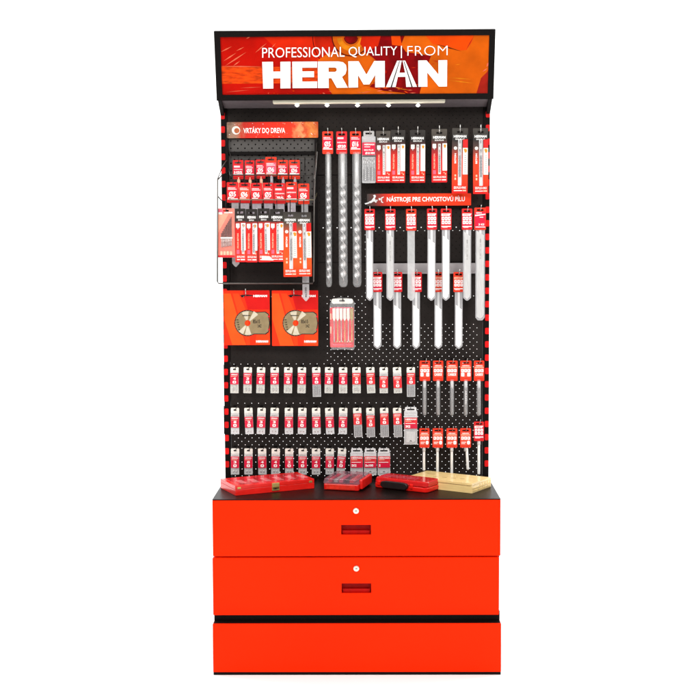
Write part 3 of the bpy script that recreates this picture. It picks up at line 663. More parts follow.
# --- spade bit set
root, k = at('spade_bit_pouch', 'clear pouch of flat wood spade bits on a red card, hanging alone in mid board', 'drill bits', 342, 297.5, -0.05)
p = MB(k); p.slab(rr(-12.2, 11.6, 10, 50, 1.2), -.2, .4, scarlet)
p.slab(rr(-8.5, 8.5, 9.6, 13, 1.2), -.4, -.2, rosy); p.rect(-12, -10.6, 16, 22, -.3, peach); p.rect(-12, -10.8, 29, 36, -.3, peach)
for q in range(7): p.rect(-8.4+q*2.6, -7.1+q*2.6, 43.6, 44.8, -.3, peach)
p.rect(-9.5, 9.5, 47, 47.8, -.3, rosy); p.build('backing_card', root)
for j in range(6):
    b = MB(k); x = -8.1+j*3.55; b.slab([(x-1.5, 11), (x+1.3, 10.6), (x+1.5, 21), (x+.7, 23), (x+.2, 25.2), (x-.4, 23.4), (x-1.5, 20.6)], -.95, -.55, offwhite if j < 5 else gold)
    b.lathe([(.42, 23), (.42, 42), (.6, 42.2), (.6, 44.5)], x+.1, -.75, gold if j % 2 else zinc, 7); b.build('spade_bit', root)
p = MB(k); p.slab([(-8.5, 1.2), (-3, 0), (6.5, .4), (10.8, 2.2), (12.5, 5), (12.7, 50.5), (11, 53), (3, 52), (-10.5, 52.4), (-12, 49), (-12.6, 9), (-11.4, 4)], -2.2, .8, mat('crinkled_clear_film', (238, 236, 236), 0.1, 0.8, alpha=0.16, var=.3, scale=30, bump=0.45)); p.build('film_pouch', root, 0.003, 3)
p = MB(k); p.slab(rr(-10.5, 11, 1.2, 6.2, 2), -.3, .3, offwhite, rr(-3, 3, 2.2, 4.2, .8)); p.build('header_flap', root)
hook(342.8, 301, 296, -0.05, wire)

# --- small packets
def packet(label, cx, yt, yb, l0, l1, mt, mlab, mlow, Y, group, tilt, kind, w=8.3, num='6'):
    root, k = at('bit_packet', label, 'bit packet', cx, yt, Y, group, tilt)
    hw = w/2; H = yb-yt; a, c = l0-yt, l1-yt; b = MB(k)
    notch = [(-hw+.2, 1.2), (-hw+1.3, 1.0), (-hw+1.6, 0), (hw-1.6, 0), (hw-1.3, 1.0), (hw-.2, 1.2), (hw, 2.4), (hw, H), (-hw, H), (-hw, 2.4)]
    # backing sheet with a punched hole, made of two pieces meeting under the hole
    b.slab(rr(-hw, hw, .2, 6.0, .9), -.2, .2, mt, rr(-1.5, 1.5, 1.6, 3.2, .7))
    b.rect(-hw+.1, hw-.1, 5.9, H, 0.1, mt)
    b.rect(-hw+.15, hw-.15, c, H, .02, mlow)
    if a > 6.5:
        b.rect(-hw+.6, hw-.6, a-2.6, a-2.0, -.26 if a-2 < 5.8 else .0, greypaper); b.rect(-hw+.6, hw-.9, a-1.3, a-.7, -.26 if a-.7 < 5.8 else .0, darkp)
    o = b.build('backing_card', root)
    q = MB(k); q.slab(rr(-hw-.1, hw+.1, 5.0 if kind != 'long' else 4.6, H+.2, .7), -1.3, -.28, clear); q.build('pouch', root, 0.001)
    l = MB(k); y = -1.42
    l.rect(-hw+.05, hw-.05, a, c, y, mlab); L = c-a; yy = y-.07
    l.text('HERMAN', -hw+.9, hw-1.2, a+.9, a+2.2, yy, white, .03); l.rect(-hw+.7, hw-1.8, a+3.0, a+3.5, yy, peach)
    l.text(num, -1.4, 1.5, a+L*.38, a+L*.60, yy, white, .03); l.slab(rr(-1.7, 1.7, c-3.6, c-.9, .8), yy, yy+.05, white); l.rect(-.7, .7, c-2.8, c-1.8, yy-.06, mlab)
    l.build('label', root)
    n = 2 if kind == 'short' else 4
    for j in range(n):
        t = MB(k); x = -hw+1.5+j*(w-3)/(n-1)
        if kind == 'short': t.lathe([(.5, c+2.8), (.75, c+3.2), (.75, H-2.6), (.35, H-2.2)], x*.55, -.75, zinc, 7)
        else: t.twist(x, -.75, c+1.5, H-.8, .5, 1.9, bitdark, .5, 7)
        t.build('screw_bit' if kind == 'short' else 'drill_bit', root)
    hook(cx, yt+2.4, yt-1.2, Y, wire, lean=2.6, tipm=None, r=0.0014)
    return root
def pos(i, n, row):
    if i == 0: return f'hanging closest to the left post in the {row}'
    return f'{ORD[i]} from the left post in the {row}'
GA, GB, GC = 'upper row of small packets', 'middle row of small packets', 'bottom row of small packets'
XA = [234.5, 247.9, 261.2, 274.7, 288.4, 302, 316.2, 329.2, 343.1, 356.4, 370.2, 383.7, 396.9, 410.8]
random.seed(11)
TA = random.choices([-2.2, -1.1, 0, .6, 1.5, .3, -.4, 2.4], k=40)
for i, x in enumerate(XA):
    lg = i in (6, 13); lo = i in (11, 12)
    d = 'longer crimson labelled drill packet' if lg else ('beige crimson labelled bit packet' if i < 6 else 'pale crimson labelled bit packet')
    packet(f'{d}, ' + (pos(i, 14, 'upper packet row') if i < 13 else 'rightmost of the upper packet row'), x, 367, 396.8 if lg else 393.2, 376.2 if lo else 373, 388 if lo else 384.3, offwhite, pinkred if i < 9 else scarlet,
           greypaper if lg else beige, -0.035, GA, TA[i], 'long' if lg else 'short', num=str(random.choice([2, 3, 4, 5, 6, 8])))
XB = [235, 248.3, 261.7, 274.8, 288.9, 302.4, 316, 329.1, 343.3, 357.1, 370.3, 384.1, 397]
for i, x in enumerate(XB):
    lg = i >= 9
    packet(('clear packet of slim drills, ' if lg else 'pale packet labelled crimson, ') + pos(i, 13, 'middle packet row'), x, 407.6, 437.2 if lg else 434.2,
           (413.4 if i != 10 else 415.5) if lg else 416.6, (424.6 if i != 10 else 427) if lg else 427.6, offwhite, scarlet if lg else pinkred, greypaper if lg else palegrey, -0.035, GB, TA[i+14], 'long' if lg else 'short', num=str(random.choice([2, 3, 4, 5, 6, 8])))
XC = [235.1, 248.5, 262.1, 275.8, 289.2, 302.7, 316, 329.8, 342.3]
for i, x in enumerate(XC):
    packet(('white and crimson packet, ' if i != 8 else 'tilted pale packet, ') + pos(i, 9, 'bottom packet row') , x, 448.2, 474.6, 456.4, 467.9, offwhite, pinkred, greypaper, -0.035, GC, TA[i+27] if i != 8 else 4.5, 'short', num=str(random.choice([2, 3, 4, 5, 6, 8])))

# --- wide packets
def wide(label, cx, w, yt, yb, l0, l1, grp, num, lowm):
    root, k = at('blade_packet', label, 'blade packet', cx, yt, -0.04, grp)
    hw = w/2; H = yb-yt; a, c = l0-yt, l1-yt; b = MB(k)
    b.slab(rr(-hw+.8, hw-.8, 0, 5.0, 1.2), -.2, .2, palegrey, rr(-3.8, 3.8, 1.8, 3.2, .6)); b.slab(rr(-hw, hw, 4.0, H, .8), .21, .5, palegrey)
    b.rect(-hw+.3, hw-.3, c, H-.4, .18, lowm)
    if a > 8: b.rect(-hw+.8, hw-.8, a-4.5, a-3.9, .14, greypaper); b.rect(-hw+.8, hw-1.5, a-2.4, a-1.8, .14, greypaper)
    o = b.build('backing_card', root)
    q = MB(k); q.slab(rr(-hw-.1, hw+.1, 4.6, H+.1, .8), -1.2, .1, clear); q.build('pouch', root, 0.001)
    l = MB(k); l.rect(-hw+.2, hw-.1, a, c, -1.32, scarlet); l.rect(-hw+.2, hw-.1, c-(c-a)*.42, c, -1.36, pinkred); L = c-a
    l.text('HERMAN', -hw+1.2, hw-1, a+.8, a+2.4, -1.45, white, .04); l.rect(-hw+1.2, hw*.1, a+3.2, a+3.8, -1.45, peach); l.rect(-hw+1.2, hw*.7, a+L*.5, a+L*.55, -1.45, white)
    l.text(num, -hw+1.2, -hw+1.2+len(num)*1.6, c-3.4, c-1.0, -1.45, white, .04); l.build('label', root)
    s = MB(k); s.slab([(-hw+2, c+3), (hw-2, c+3), (hw-2, H-3.5), (hw-4.2, H-2), (-hw+2, H-2)], -.8, -.5, bladegrey); s.flat([(-1.6, H-3), (0, H-4.6), (1.6, H-3)], -.86, darkp); s.build('blade', root)
    hook(cx, yt+2.5, yt-.6, -0.04, wire, r=0.0015)
wide('tall wide clear packet with scarlet band, right end of the middle packet row', 410.7, 13, 407, 444.7, 417.6, 428.6, GB, '3KS', greypaper)
for i, (x, num) in enumerate(((356.6, '5KS'), (370.2, '5x100'), (383.9, '5'))):
    wide(['wide packet with scarlet band behind the clear red case, leftmost of three wide ones', 'wide packet with scarlet band between two other wide packets in the bottom row', 'wide packet with scarlet band, right end of the bottom row beside bare pegboard'][i], x, 12.5, 448.3, 475.4, 456.2, 467.6, GC, num, greypaper)

# --- files and rods on cards at lower right
GF, GR = 'upper row of carded files', 'lower row of carded rod blades'
for i, (x0, x1, rx) in enumerate(((419.6, 430.1, 424.6), (433.0, 443.3, 438.2), (446.6, 457.6, 452.1), (460.2, 471.4, 465.9), (473.9, 484.3, 479.0))):
    cx = (x0+x1)/2; root, k = at('file_card', ['leftmost grey rod file on an orange card in the upper file row', 'grey rod file on an orange card, second from left in the upper file row', 'thicker grey rod file on the middle orange card of the upper file row',
        'file with white writing on its shank, second from right in the upper file row', 'grey rod file under an orange card, nearest the right post in the upper file row'][i], 'file', cx, 360.6, -0.045, GF)
    hang_card(k, root, x1-x0, 20.4, orange, mat('coral_label', (226, 78, 56), .35, .3, var=.2, scale=60), 4.2, 16.8, ('file', 0 if i in (0, 3) else 1), slot=(1.6, 3.0))
    dx = rx-cx; p = MB(k); p.lathe([(1.5, 18.4), (1.5, 27.5)], dx, 1.2, palegrey, 10); p.lathe([(1.6, 27.4), (1.75, 28.4), (1.75, 53.5), (.9, 55.0)], dx, 1.2, rodgrey, 12)
    for q in range(24): p.lathe([(1.76, 29+q), (1.86, 29.3+q), (1.76, 29.6+q)], dx, 1.2, rodgrey if i != 2 else bitdark, 10)
    if i == 3: p.text('ARAMID', dx-.6, dx+.6, 30, 44, -.8, white, .03, vert='down')
    p.build('rod', root); p = MB(k); p.lathe([(2.15, 19), (2.15, 54), (1.5, 55.3), (.4, 55.9)], dx, 1.2, clear, 14); p.build('tube', root)
    hook(cx+.6, 362.9, 358.6, -0.045, steel, lean=1.2)
for i, (x0, x1, y0, rx, e, tl) in enumerate(((419.4, 429.5, 428.2, 424, 471.4, 0), (432.6, 443.0, 428.2, 437.6, 473, 0), (446.5, 457.3, 428.2, 451.9, 476, 0), (460.2, 471.0, 428.2, 465.8, 470.6, -3), (473.9, 484.0, 421.6, 479.0, 475.2, 0))):
    cx = (x0+x1)/2; root, k = at('rod_card', ['leftmost thin white rod on an orange card above the wooden box', 'thin white rod on an orange card above the box, second from left', 'thin white rod on the middle orange card above the wooden box',
        'slightly tilted white rod on an orange card above the wooden box', 'white rod on a card hung higher than its neighbours, beside the right post'][i], 'saw rod', cx, y0, -0.045, GR)
    hang_card(k, root, x1-x0, 19.6, orange if i < 4 else redcard, mat('coral_label', (226, 78, 56)) if i < 4 else pinkred, 4.2, 17.2, ('file', 2) if i < 4 else ('icons', 0, 0), slot=(1.6, 3.0))
    dx = rx-cx; L = e-y0; p = MB(k)
    P = [(1.25, 18), (1.3, 24), (1.45, L-1), (1.1, L)]
    p.lathe(P, dx, 1.2, bladewhite, 10, .6); o = p.build('rod', root); 
    if tl: o.rotation_euler = (0, math.radians(tl), 0)
    p = MB(k); p.lathe([(1.8, 18), (1.8, 23.5)], dx, 1.2, sleeve, 12, .8); p.build('collar', root)
    hook(cx+.6, y0+2.3, y0-1.8, -0.045, steel, lean=1.2)

# ------------------------------------------------------------------ the wire rack at upper left
rack = thing('wire_rack', 'dark stepped wire rack of drill bits fixed at the upper left of the pegboard', 'wire rack', W(272, 283, -0.0))
RO = rack.location
def rel(p): return Vector(p)-RO
def rtube(name, P, r, m): p = MB(); p.tube([rel(q) for q in P], r, m); return p.build(name, rack)
p = MB(); a = W(228, 206, -0.016); c = W(316.5, 138.5, -0.016)
perforated(p, rel((a.x, 0, 0)).x, rel((c.x, 0, 0)).x, rel((0, 0, a.z)).z, rel((0, 0, c.z)).z, rel((0, -0.016, 0)).y, 0.0015, 0.003, rackm, 0.0262, 0.0131); p.build('back_plate', rack)
for px_ in (228.6, 316.9):
    p = MB(); a = W(px_, 284, -0.03); c = W(px_, 138, -0.03)
    p.box(a.x-0.005-RO.x, a.x+0.005-RO.x, -0.034, -0.012, a.z-RO.z, c.z-RO.z, black); p.build('upright', rack)
p = MB(); a = W(228, 153.5, -0.02); c = W(317, 153.5, -0.02); p.box(a.x-RO.x, c.x-RO.x, -0.026, -0.0165, a.z-0.006-RO.z, a.z+0.006-RO.z, black); p.build('crossbar', rack)
TI = [(156.8, -0.04), (175.0, -0.078), (199.8, -0.112)]
for j, (py, Y) in enumerate(TI):
    l = W(230 if j else 231, py, Y); r = W(314.5 if j else 315, py, Y); b0 = W(228.6, py-7, -0.03); b1 = W(316.9, py-7, -0.03)
    rtube('tier_bar', [b0, l+Vector((0, 0.004, 0)), l+Vector((0.004, 0, 0)), r+Vector((-0.004, 0, 0)), r+Vector((0, 0.004, 0)), b1], 0.0022, wire if j < 2 else mat('olive_wire', (118, 110, 90), .35, .4, metal=.4))
YL = -0.135
LP = [W(227, 160, -0.03), W(222, 168, -0.08), W(217.6, 179, YL), W(217.4, 281.5, YL), W(218.6, 283.4, YL), W(312.6, 283.4, YL), W(313.8, 281.5, YL), W(314.2, 205, YL), W(314.8, 178, -0.10), W(316.8, 142, -0.03)]
rtube('front_loop', LP, 0.0026, mat('bright_dark_wire', (92, 88, 84), .3, .5, metal=.6))
rtube('side_stay', [W(217.6, 196, YL), W(221, 200, -0.1), W(228.6, 203, -0.03)], 0.002, wire); rtube('side_stay', [W(217.6, 180, YL), W(222, 175, -0.08), W(228.6, 172, -0.03)], 0.002, wire)
rtube('side_stay', [W(314.6, 178.5, -0.1), W(317, 152, -0.034)], 0.003, zinc)
def rhook(px, py0, pyslot, Y0, Y, tip):
    a = W(px, py0, Y0); b = W(px, pyslot, Y0-0.003); e = W(px, pyslot, Y-0.006); t = W(px+.4, tip, Y-0.011)
    rtube('hook', [a, b, e, t], 0.0016, mat('black_wire', (34, 32, 31), .4, .3))
RW1 = [(232.7, 243.3, 160.1), (244.7, 254.4, 160.3), (255.6, 265.1, 159.6), (265.3, 276.6, 157.0), (277.4, 288, 160.0), (288.9, 299.7, 160.0)]
RW2 = [(226.7, 238.4, 182.2), (238.8, 250.2, 182.6), (250.7, 262, 183), (262.7, 273.7, 182.8), (274.0, 285.3, 183.2), (285.8, 297.0, 182.0), (298.0, 309.2, 183.6)]
N1 = ['', 'Ø5', 'Ø5', 'Ø6', 'Ø6', 'Ø6']
for i, (x0, x1, y0) in enumerate(RW1):
    cx = (x0+x1)/2; Y = -0.056
    root, k = at('wood_bit_card', ['leftmost red card on the top tier of the wire rack, with white lines only', 'red wood drill card numbered Ø5, second from left on the top rack tier', 'darker red drill card, third from left on the top rack tier',
        'orange topped drill card hung higher than its neighbours on the top rack tier', 'drill card with crimson Ø6 label right of the raised card, top rack tier', 'drill card with crimson Ø6 label beside the empty hook, top rack tier'][i], 'drill bit', cx, y0, Y, 'carded wood drills on the top rack tier', [0, .5, -.5, 0, .4, -.3][i])
    hang_card(k, root, x1-x0, 19.0, orange if i in (3, 4, 5) else redcard, pinkred if i != 3 else rosy, 5.0 if i != 3 else 5.6, 14.6 if i != 3 else 18, ('word', 'HSS', 1) if i == 0 else ('dia', N1[i], i == 3), slot=(1.8, 3.4))
    p = MB(k); p.lathe([(1.6, 17), (1.6, 34), (.4, 36)], .4, 1.2, lilac if i > 2 else peach, 12); p.build('tube', root)
    p = MB(k); p.twist(.4, 1.2, 18, 34, .9, 2.6, bitsteel, .45, 8); p.build('drill_bit', root)
    rhook(cx+.3, 156.8, y0+2.6, -0.04, Y, y0+.3)
rhook(304.8, 156.8, 170.5, -0.04, -0.056, 168.5)
N2 = ['Ø5', 'Ø6', 'Ø6', 'Ø5', 'ŠPIRÁL', '6', 'Ø6']
E2 = [266.6, 246, 246, 246, 246, 246, 301.2]
for i, (x0, x1, y0) in enumerate(RW2):
    cx = (x0+x1)/2; Y = -0.094
    root, k = at('wood_bit_card', ['leftmost drill card on the second rack tier, its clear tube reaching below the salmon card', 'drill card with orange tinted Ø6 label, second from left on the second rack tier', 'drill card with red Ø6 label, third from left on the second rack tier',
        'drill card with Ø5 label in the middle of the second rack tier', 'drill card lettered in one long white word, right of middle on the second rack tier', 'drill card with small lone 6, second from right on the second rack tier', 'rightmost drill card on second rack tier, its long tube ending over a saw card'][i],
        'drill bit', cx, y0, Y, 'carded wood drills on the second rack tier', [0, .5, -.4, .2, 0, 0, -.3][i])
    hang_card(k, root, x1-x0, 20.4, orange if i in (5, 6) else redcard, scarlet if i not in (1,) else mat('coral_label', (226, 78, 56)), 4.6, 17.4, ('word', N2[i], i == 4) if i in (4, 5) else ('dia', N2[i], i == 1), slot=(1.6, 3.2))
    e = E2[i]-y0; tx = [2.2, 0, 0, 0, 0, 0, .8][i]; rt = [3.6, 4.6, 4.6, 4.4, 4.6, 4.0, 3.4][i]
    p = MB(k); p.slab([(tx-rt, 18), (tx+rt, 18), (tx+rt, e-3.4), (tx+.6, e), (tx-.6, e), (tx-rt, e-3.4)], .3, 3.0, lilac if i not in (0, 6) else milky); p.build('tube', root, 0.002, 3)
    p = MB(k); p.twist(tx, 1.6, 24, e-3, 1.5 if i else 1.2, 3.6, bitdark if i in (0, 6) else bitsteel, .45, 9); p.build('drill_bit', root)
    if i == 6: p = MB(k); p.text('6x100', tx-.9, tx+.9, e-14, e-4, -.05+.3, darkp, .02, vert='up'); p.build('print', root)
    rhook(cx+.3, 175, y0+2.4, -0.078, Y, y0+.2)
# third tier: cards in front
card_r = ramp_mat('printed_card_black_to_scarlet', [(0.0, (214, 24, 30)), (0.10, (232, 60, 44)), (0.5, (212, 32, 26)), (0.70, (196, 32, 28)), (0.74, (150, 46, 40)), (0.77, (44, 40, 36)), (1.0, (36, 33, 30))], noise=.05)
card_o = ramp_mat('printed_card_black_to_orange', [(0.0, (218, 46, 16)), (0.2, (240, 84, 28)), (0.60, (226, 70, 24)), (0.78, (120, 70, 50)), (0.85, (70, 66, 58)), (1.0, (52, 48, 44))], noise=.05)
W3 = [(234.8, 245.4, 208.6, 262, 0), (245.8, 257.2, 209, 262.2, 0), (257.6, 269.6, 208.4, 262, 0), (269.9, 283.7, 209, 261.6, 0), (283.2, 297.2, 211.8, 276.8, 1), (296.4, 311.0, 212.2, 276.4, 1)]
L3 = ['red drill card half hidden behind the salmon card on the lowest rack tier', 'red drill card right of the half hidden one on the lowest rack tier', 'red drill card with a white tag near its foot, lowest rack tier', 'red drill card with broad white strip, left of the two tall orange cards',
      'tall orange drill card, left of the two on the lowest rack tier', 'tall orange drill card with black fluted drill, rightmost on the lowest rack tier']
for i, (x0, x1, y0, y1, tall) in enumerate(W3):
    r_ = drill_card('drill_bit_card', L3[i], (x0+x1)/2, y0, x1-x0, y1-y0, -0.124-0.001*i, tall, card_o if tall else card_r, 'carded drills on the lowest rack tier', bitdark, tilt=[0, .3, -.4, .3, .2, -.4][i], hk=False)
    if i == 2:
        k = KP(r_.location); p = MB(k); p.flat([(-2.4, 47.2), (5.6, 48), (9.4, 52), (-2.8, 51.6)], -.6, offwhite); p.build('price_tag', r_)
    rhook((x0+x1)/2, 199.8, y0+3.4, -0.112, -0.126-0.001*i, y0+1)
root, k = at('drill_set_card', 'pale salmon card with a fan of grey drills, left edge of the rack', 'drill bits', 225.9, 208.4, -0.128)
p = MB(k); p.slab(rr(-8.6, 8.6, 0, 49, .9), -.25, .3, pale_rosa, rr(-3, 3, 1.6, 3.2, .6))
p.flat([(-8, 5), (3, 5), (-8, 24)], -.3, pale_rosa2); p.flat([(-8, 1), (-4, 1), (-2, 5), (-8, 6)], -.32, rosy); p.text('HERMAN', -1.5, 6.5, 3.4, 5.0, -.34, white, .03); p.slab(rr(-7.6, -3.6, 3.8, 6, .8), -.4, -.3, offwhite)
for q in range(4): p.slab(rr(-6.2+q*3.2, -3.9+q*3.2, 42.6, 46.4, .8), -.4, -.3, peach)
p.rect(-8.4, 8.4, 46.8, 48.8, -.34, scarlet); p.build('backing_card', root)
for q in range(9):
    b = MB(k); x = -4.6+q*1.22; b.twist(x, -.8, 24.5-q*2.0, 29, .5, 1.6, bitdark, .5, 7); b.lathe([(.4, 29), (.4, 39-.2*q)], x, -.8, zinc, 6); b.build('drill_bit', root)
b = MB(k); b.slab(rr(-5.6, 6.4, 28.6, 30.2, .4), -1.6, -.3, offwhite); b.build('bit_holder', root)
rhook(225.9, 199.8, 211, -0.112, -0.13, 208.8)
# topper sign
root, k = at('rack_sign', 'printed rack topper sign reading VRTÁKY DO DREVA in white on red', 'sign', 272.5, 121.6, -0.03)
p = MB(k)
top_m = ramp_mat('printed_topper_brown_to_red', [(0.0, (112, 82, 66)), (0.05, (150, 120, 100)), (0.13, (176, 96, 70)), (0.20, (196, 36, 20)), (0.45, (230, 36, 12)), (0.72, (222, 50, 16)), (0.81, (236, 150, 96)), (0.86, (206, 70, 30)), (0.93, (224, 130, 60)), (1.0, (190, 70, 20))], axis='X', noise=.22)
p.slab(rr(-45.8, 45.6, .4, 16.2, .6), -.3, .3, top_m)
l = MB(k); l.text('VRTÁKY DO DREVA', -29.2, 12.6, 4.9, 11.4, -.42, white, .018)
l.build('lettering', root)
l = MB(k); l.slab([(-36.6+4.2*math.cos(t*math.pi/10), 8.4+4.2*math.sin(t*math.pi/10)) for t in range(20)], -.42, -.3, offwhite); l.slab([(-35.8+2.7*math.cos(t*math.pi/8), 8.8+2.6*math.sin(t*math.pi/8)) for t in range(16)], -.5, -.42, mat('wood_print', (176, 96, 60), .5, .2, var=.4, scale=120))
random.seed(5)
for q in range(46):
    x = random.uniform(-44, 45); d = random.choice((random.uniform(.8, 3), random.uniform(11, 15.6))); s_ = random.uniform(.3, .9)
    p.flat([(x, d), (x+s_*1.6, d+.1), (x+s_, d+s_*.8)], -.4, random.choice((peach, amber, white, rosy)))
l.build('emblem', root); p.build('strip', root)

# ------------------------------------------------------------------ on the cabinet top
def boxframe(FL, FR, BL, z=ZC):
    a = G(*FL, z); b = G(*FR, z); c = G(*BL, z); u = (b-a); w = u.length; ang = math.atan2(u.y, u.x)
    nrm = Vector((-math.sin(ang), math.cos(ang), 0)); d = abs((c-a).dot(nrm))
    return a, ang, w, d
plred = mat('glossy_red_plastic', (232, 30, 22), 0.22, 0.45, var=.1, scale=20); trred = mat('smoked_red_lid', (206, 60, 66), 0.12, 0.7, var=.12, scale=30, alpha=.72)
def rrbox(mb, w, d, z0, z1, r, m, x0=0., y0=0., n=4, inset=0.):   # rounded-corner block in metres, footprint from x0,y0
    P = []
    r = max(r, 1e-4)
    for cx, cy, a0 in ((x0+w-r, y0+d-r, 0), (x0+r, y0+d-r, 90), (x0+r, y0+r, 180), (x0+w-r, y0+r, 270)):
        for i in range(n+1):
            t = math.radians(a0+90*i/n); P.append((cx+r*math.cos(t), cy+r*math.sin(t)))
    N = len(P); cxm, cym = x0+w/2, y0+d/2
    Q = [(cxm+(x-cxm)*(1-2*inset/w), cym+(y-cym)*(1-2*inset/d)) for x, y in P]
    mb.add([(x, y, z0) for x, y in P]+[(x, y, z1) for x, y in Q], [list(reversed(range(N))), list(range(N, 2*N))]+[[i, (i+1) % N, (i+1) % N+N, i+N] for i in range(N)], m)
# long flat red case with a brass latch
a, ang, w, d = boxframe((235.4, 495.8), (314.6, 488.4), (222, 485.6)); d = max(.10, min(d, .16))
root = thing('tool_case', 'long flat red metal case with a brass latch on the cabinet top at left', 'tool case', a); root.rotation_euler = (0, 0, ang)
hz = 0.0345
p = MB(); rrbox(p, w, d, 0.0, 0.0215, .003, plred); p.build('case_base', root, .001)
p = MB(); rrbox(p, w, d, 0.0222, hz, .003, plred)
rim = mat('lid_panel_red', (206, 42, 46), .14, .7, var=.22, scale=24)
rrbox(p, w-.03, d-.026, hz-.001, hz+.0006, .004, rim, .015, .013)
for q in range(6): p.box(.035+q*w*.155, .035+q*w*.155+w*.075, d*.22, d*.62, hz+.0007, hz+.0011, mat('lid_window_print', (232, 118, 120), .15, .7, var=.3, scale=40))
p.build('lid', root, .0015)
p = MB(); p.box(w*.5-.014, w*.5+.014, -.003, 0, .006, hz-.001, gold); p.box(w*.5-.011, w*.5+.011, -.0055, -.003, .013, .020, mat('latch_loop', (150, 120, 60), .3, .5, metal=.8)); p.box(w*.5-.006, w*.5+.002, -.0065, -.0055, .012, .016, darkp); p.build('latch', root, .001)
for x in (.008, w-.022):
    p = MB(); p.box(x, x+.012, -.0012, 0, 0.0235, .030, gold); p.build('corner_stud', root)
# clear lidded case
a, ang, w, d = boxframe((322.6, 490.0), (359.0, 491.8), (337, 481)); d = .172
root = thing('bit_case', 'small red case with smoked clear lid in the middle of the cabinet top', 'bit case', a); root.rotation_euler = (0, 0, ang)
p = MB(); rrbox(p, w-.006, d-.006, 0.001, .0236, .006, plred, .003, .003); p.build('case_base', root, .003)
p = MB()
for q in range(5):
    p.box(.016+q*.02, .030+q*.02, .02, d-.03, .0265, .036, [pinkred, greypaper, rosy, darkp, scarlet][q])
p.build('insert', root)
p = MB(); rrbox(p, w, d, .024, .0425, .010, mat('smoked_clear_lid', (150, 116, 128), .08, .8, alpha=.42, var=.25, scale=30), n=5, inset=.004); p.build('lid', root, .003, 3)
p = MB(); rrbox(p, .012, d*.8, .006, .039, .004, plred, w-.004, d*.1); p.build('side_grip', root, .002)
p = MB(); p.box(w*.1, w*.88, .0018, .0032, .005, .021, mat('front_print_red', (236, 52, 34), .3, .5, var=.2, scale=60)); p.build('front_label', root)
# red case with black handle
a, ang, w, d = boxframe((373.4, 487.2), (427.0, 493.4), (378, 479)); d = .105
root = thing('handled_case', 'rounded red plastic case with a black carry handle on the cabinet top', 'tool case', a); root.rotation_euler = (0, 0, ang)
p = MB(); rrbox(p, w, d, 0, .018, .018, plred, n=6); p.build('case_base', root, .004, 3)
p = MB(); rrbox(p, w, d, .0187, .038, .018, mat('translucent_red_lid', (214, 34, 34), .12, .6, alpha=.88, var=.12, scale=25), n=6, inset=.004)
p.build('lid', root, .004, 3)
p = MB(); p.add([(w*.1, d*.25, .0384), (w*.72, d*.25, .0384), (w*.72, d*.7, .0384), (w*.1, d*.7, .0384)], [[0, 1, 2, 3]], mat('lid_window_rose', (206, 66, 74), .12, .7, var=.3, scale=40)); p.build('lid_window', root)
p = MB(); blk = mat('black_handle_plastic', (34, 26, 26), .35, .4)
P = []
hx0, hx1 = w*.16, w*.66
outer = [(hx0, .020), (hx0+.004, .027), (hx0+.02, .030), (hx1-.02, .030), (hx1-.004, .027), (hx1, .020), (hx1, .012), (hx1-.01, .004), (hx0+.01, .004), (hx0, .012)]
n = len(outer); p.add([(x, -.012, z) for x, z in outer]+[(x, .002, z) for x, z in outer], [list(range(n)), list(reversed(range(n, 2*n)))]+[[i, i+n, (i+1) % n+n, (i+1) % n] for i in range(n)], blk)
p.build('handle', root, .003, 3)
for x in (hx0-.018, hx1+.006):
    p = MB(); p.box(x, x+.012, -.004, .004, .010, .026, plred); p.build('latch', root, .002)
# wooden box
a, ang, w, d = boxframe((407, 485.9), (472.0, 493.4), (490.5, 485.2))
c = G(472.0, 493.4, ZC); e = G(490.5, 485.2, ZC); d = abs((e-a).dot(Vector((-math.sin(ang), math.cos(ang), 0))))*.86
wood = mat('pale_birch', (248, 214, 146), .32, .4, var=.10, scale=14, stretch=(1.2, 9, 9), coat=.35); woodd = mat('birch_end_grain', (234, 202, 134), .45, .3, var=.16, scale=60); burn = mat('burnt_print', (120, 84, 48), .6, .2)
root = thing('wooden_box', 'pale wooden box with sliding lid on the cabinet top at right', 'wooden box', a); root.rotation_euler = (0, 0, ang)
hz = .0345
p = MB(); p.box(0, w, 0, d, 0, hz-.008, wood); 
for q in range(5): p.box(w-.0006, w+.0006, d-.012-.02*q, d-.004-.02*q, .0005, hz-.009, woodd)
for q in range(3): p.box(w*.44+q*.006, w*.44+q*.006+.0035, -.0005, .0, .006+q*.002, .0075+q*.002, burn)
p.box(w*.02, w*.98, -.0006, .0, hz-.0088, hz-.0081, burn)
p.build('box_body', root, .0)
p = MB(); p.box(0.0, w-.0005, .0004, d, hz-.0072, hz, wood)
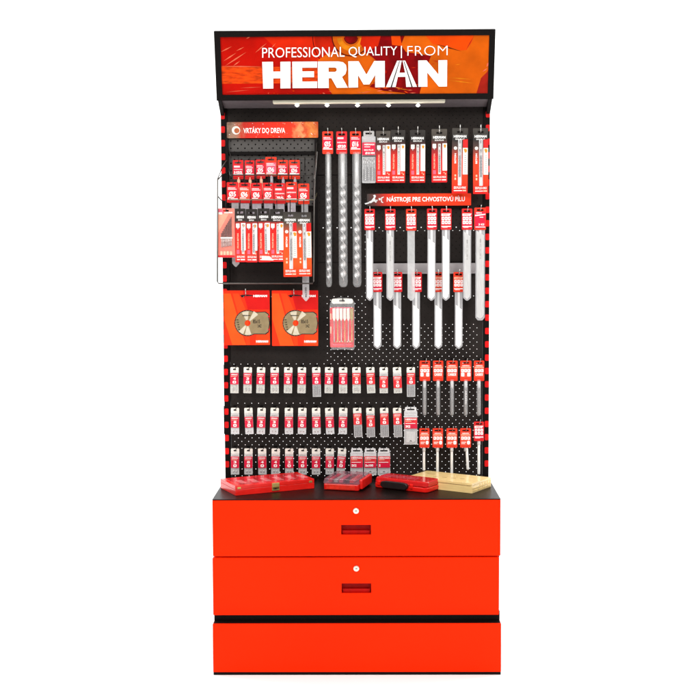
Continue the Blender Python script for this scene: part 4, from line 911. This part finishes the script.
for q in range(4): p.box(w*.3+q*w*.13, w*.3+q*w*.13+w*.07, d*.35+q*.004, d*.35+q*.004+.003, hz+.0001, hz+.0003, burn)
p.box(w*.12, w*.24, d*.62, d*.62+.002, hz+.0001, hz+.0003, burn)
p.build('box_lid', root, .0012)
p = MB(); p.box(w, w+.0012, .008, d-.008, .004, .009, woodd); p.box(w, w+.0012, .006, d-.006, .014, .0175, woodd); p.build('end_panel', root)

# ------------------------------------------------------------------ added studio lights, all out of view, and world
wd = bpy.data.worlds.new('World'); S.world = wd; wd.use_nodes = True
bg = wd.node_tree.nodes['Background']; bg.inputs['Color'].default_value = (1, 1, 1, 1); bg.inputs['Strength'].default_value = 0.04
def area(name, loc, tgt, sx, sy, P, col=(1, 1, 1)):
    l = bpy.data.lights.new(name, 'AREA'); l.shape = 'RECTANGLE'; l.size = sx; l.size_y = sy; l.energy = P; l.color = col
    o = bpy.data.objects.new(name, l); COL.objects.link(o); o.location = loc
    o.rotation_euler = (Vector(tgt)-Vector(loc)).to_track_quat('-Z', 'Y').to_euler()
    return o
area('softbox', (-2.8, -4.0, 3.5), (0, 0, 1.5), 1.6, 2.0, 80, (1, .97, .93))
area('softbox', (2.8, -4.0, 3.5), (0, 0, 1.5), 1.6, 2.0, 80, (1, .97, .93))
area('front_fill', (0.0, -6.2, 4.2), (0, 0, 1.5), 2.5, 1.5, 92, (1, .97, .93))  # added frontal fill light for the stand
area('overhead_fill', (0.0, 1.6, 5.6), (0, 1.4, 0), 9, 4, 420)  # added light that overexposes the floor so shadows wash out
area('floor_whitening_fill', (0.0, -3.4, 5.6), (0, -3.2, 0), 8, 2.0, 280)  # added light to clip the floor in front to white
for sx in (-1, 1): area('backdrop_wash_fill', (sx*4.4, 1.2, 2.6), (sx*.8, 4.4, 1.8), 1.2, 3.0, 120)  # added wash lights that clip the backdrop to white
S.view_settings.view_transform = 'Standard'; S.view_settings.look = 'None'; S.view_settings.exposure = 0; S.view_settings.gamma = 1
S.render.engine = 'CYCLES'; S.cycles.max_bounces = 8; S.cycles.transparent_max_bounces = 24
S.render.resolution_x = S.render.resolution_y = 1024
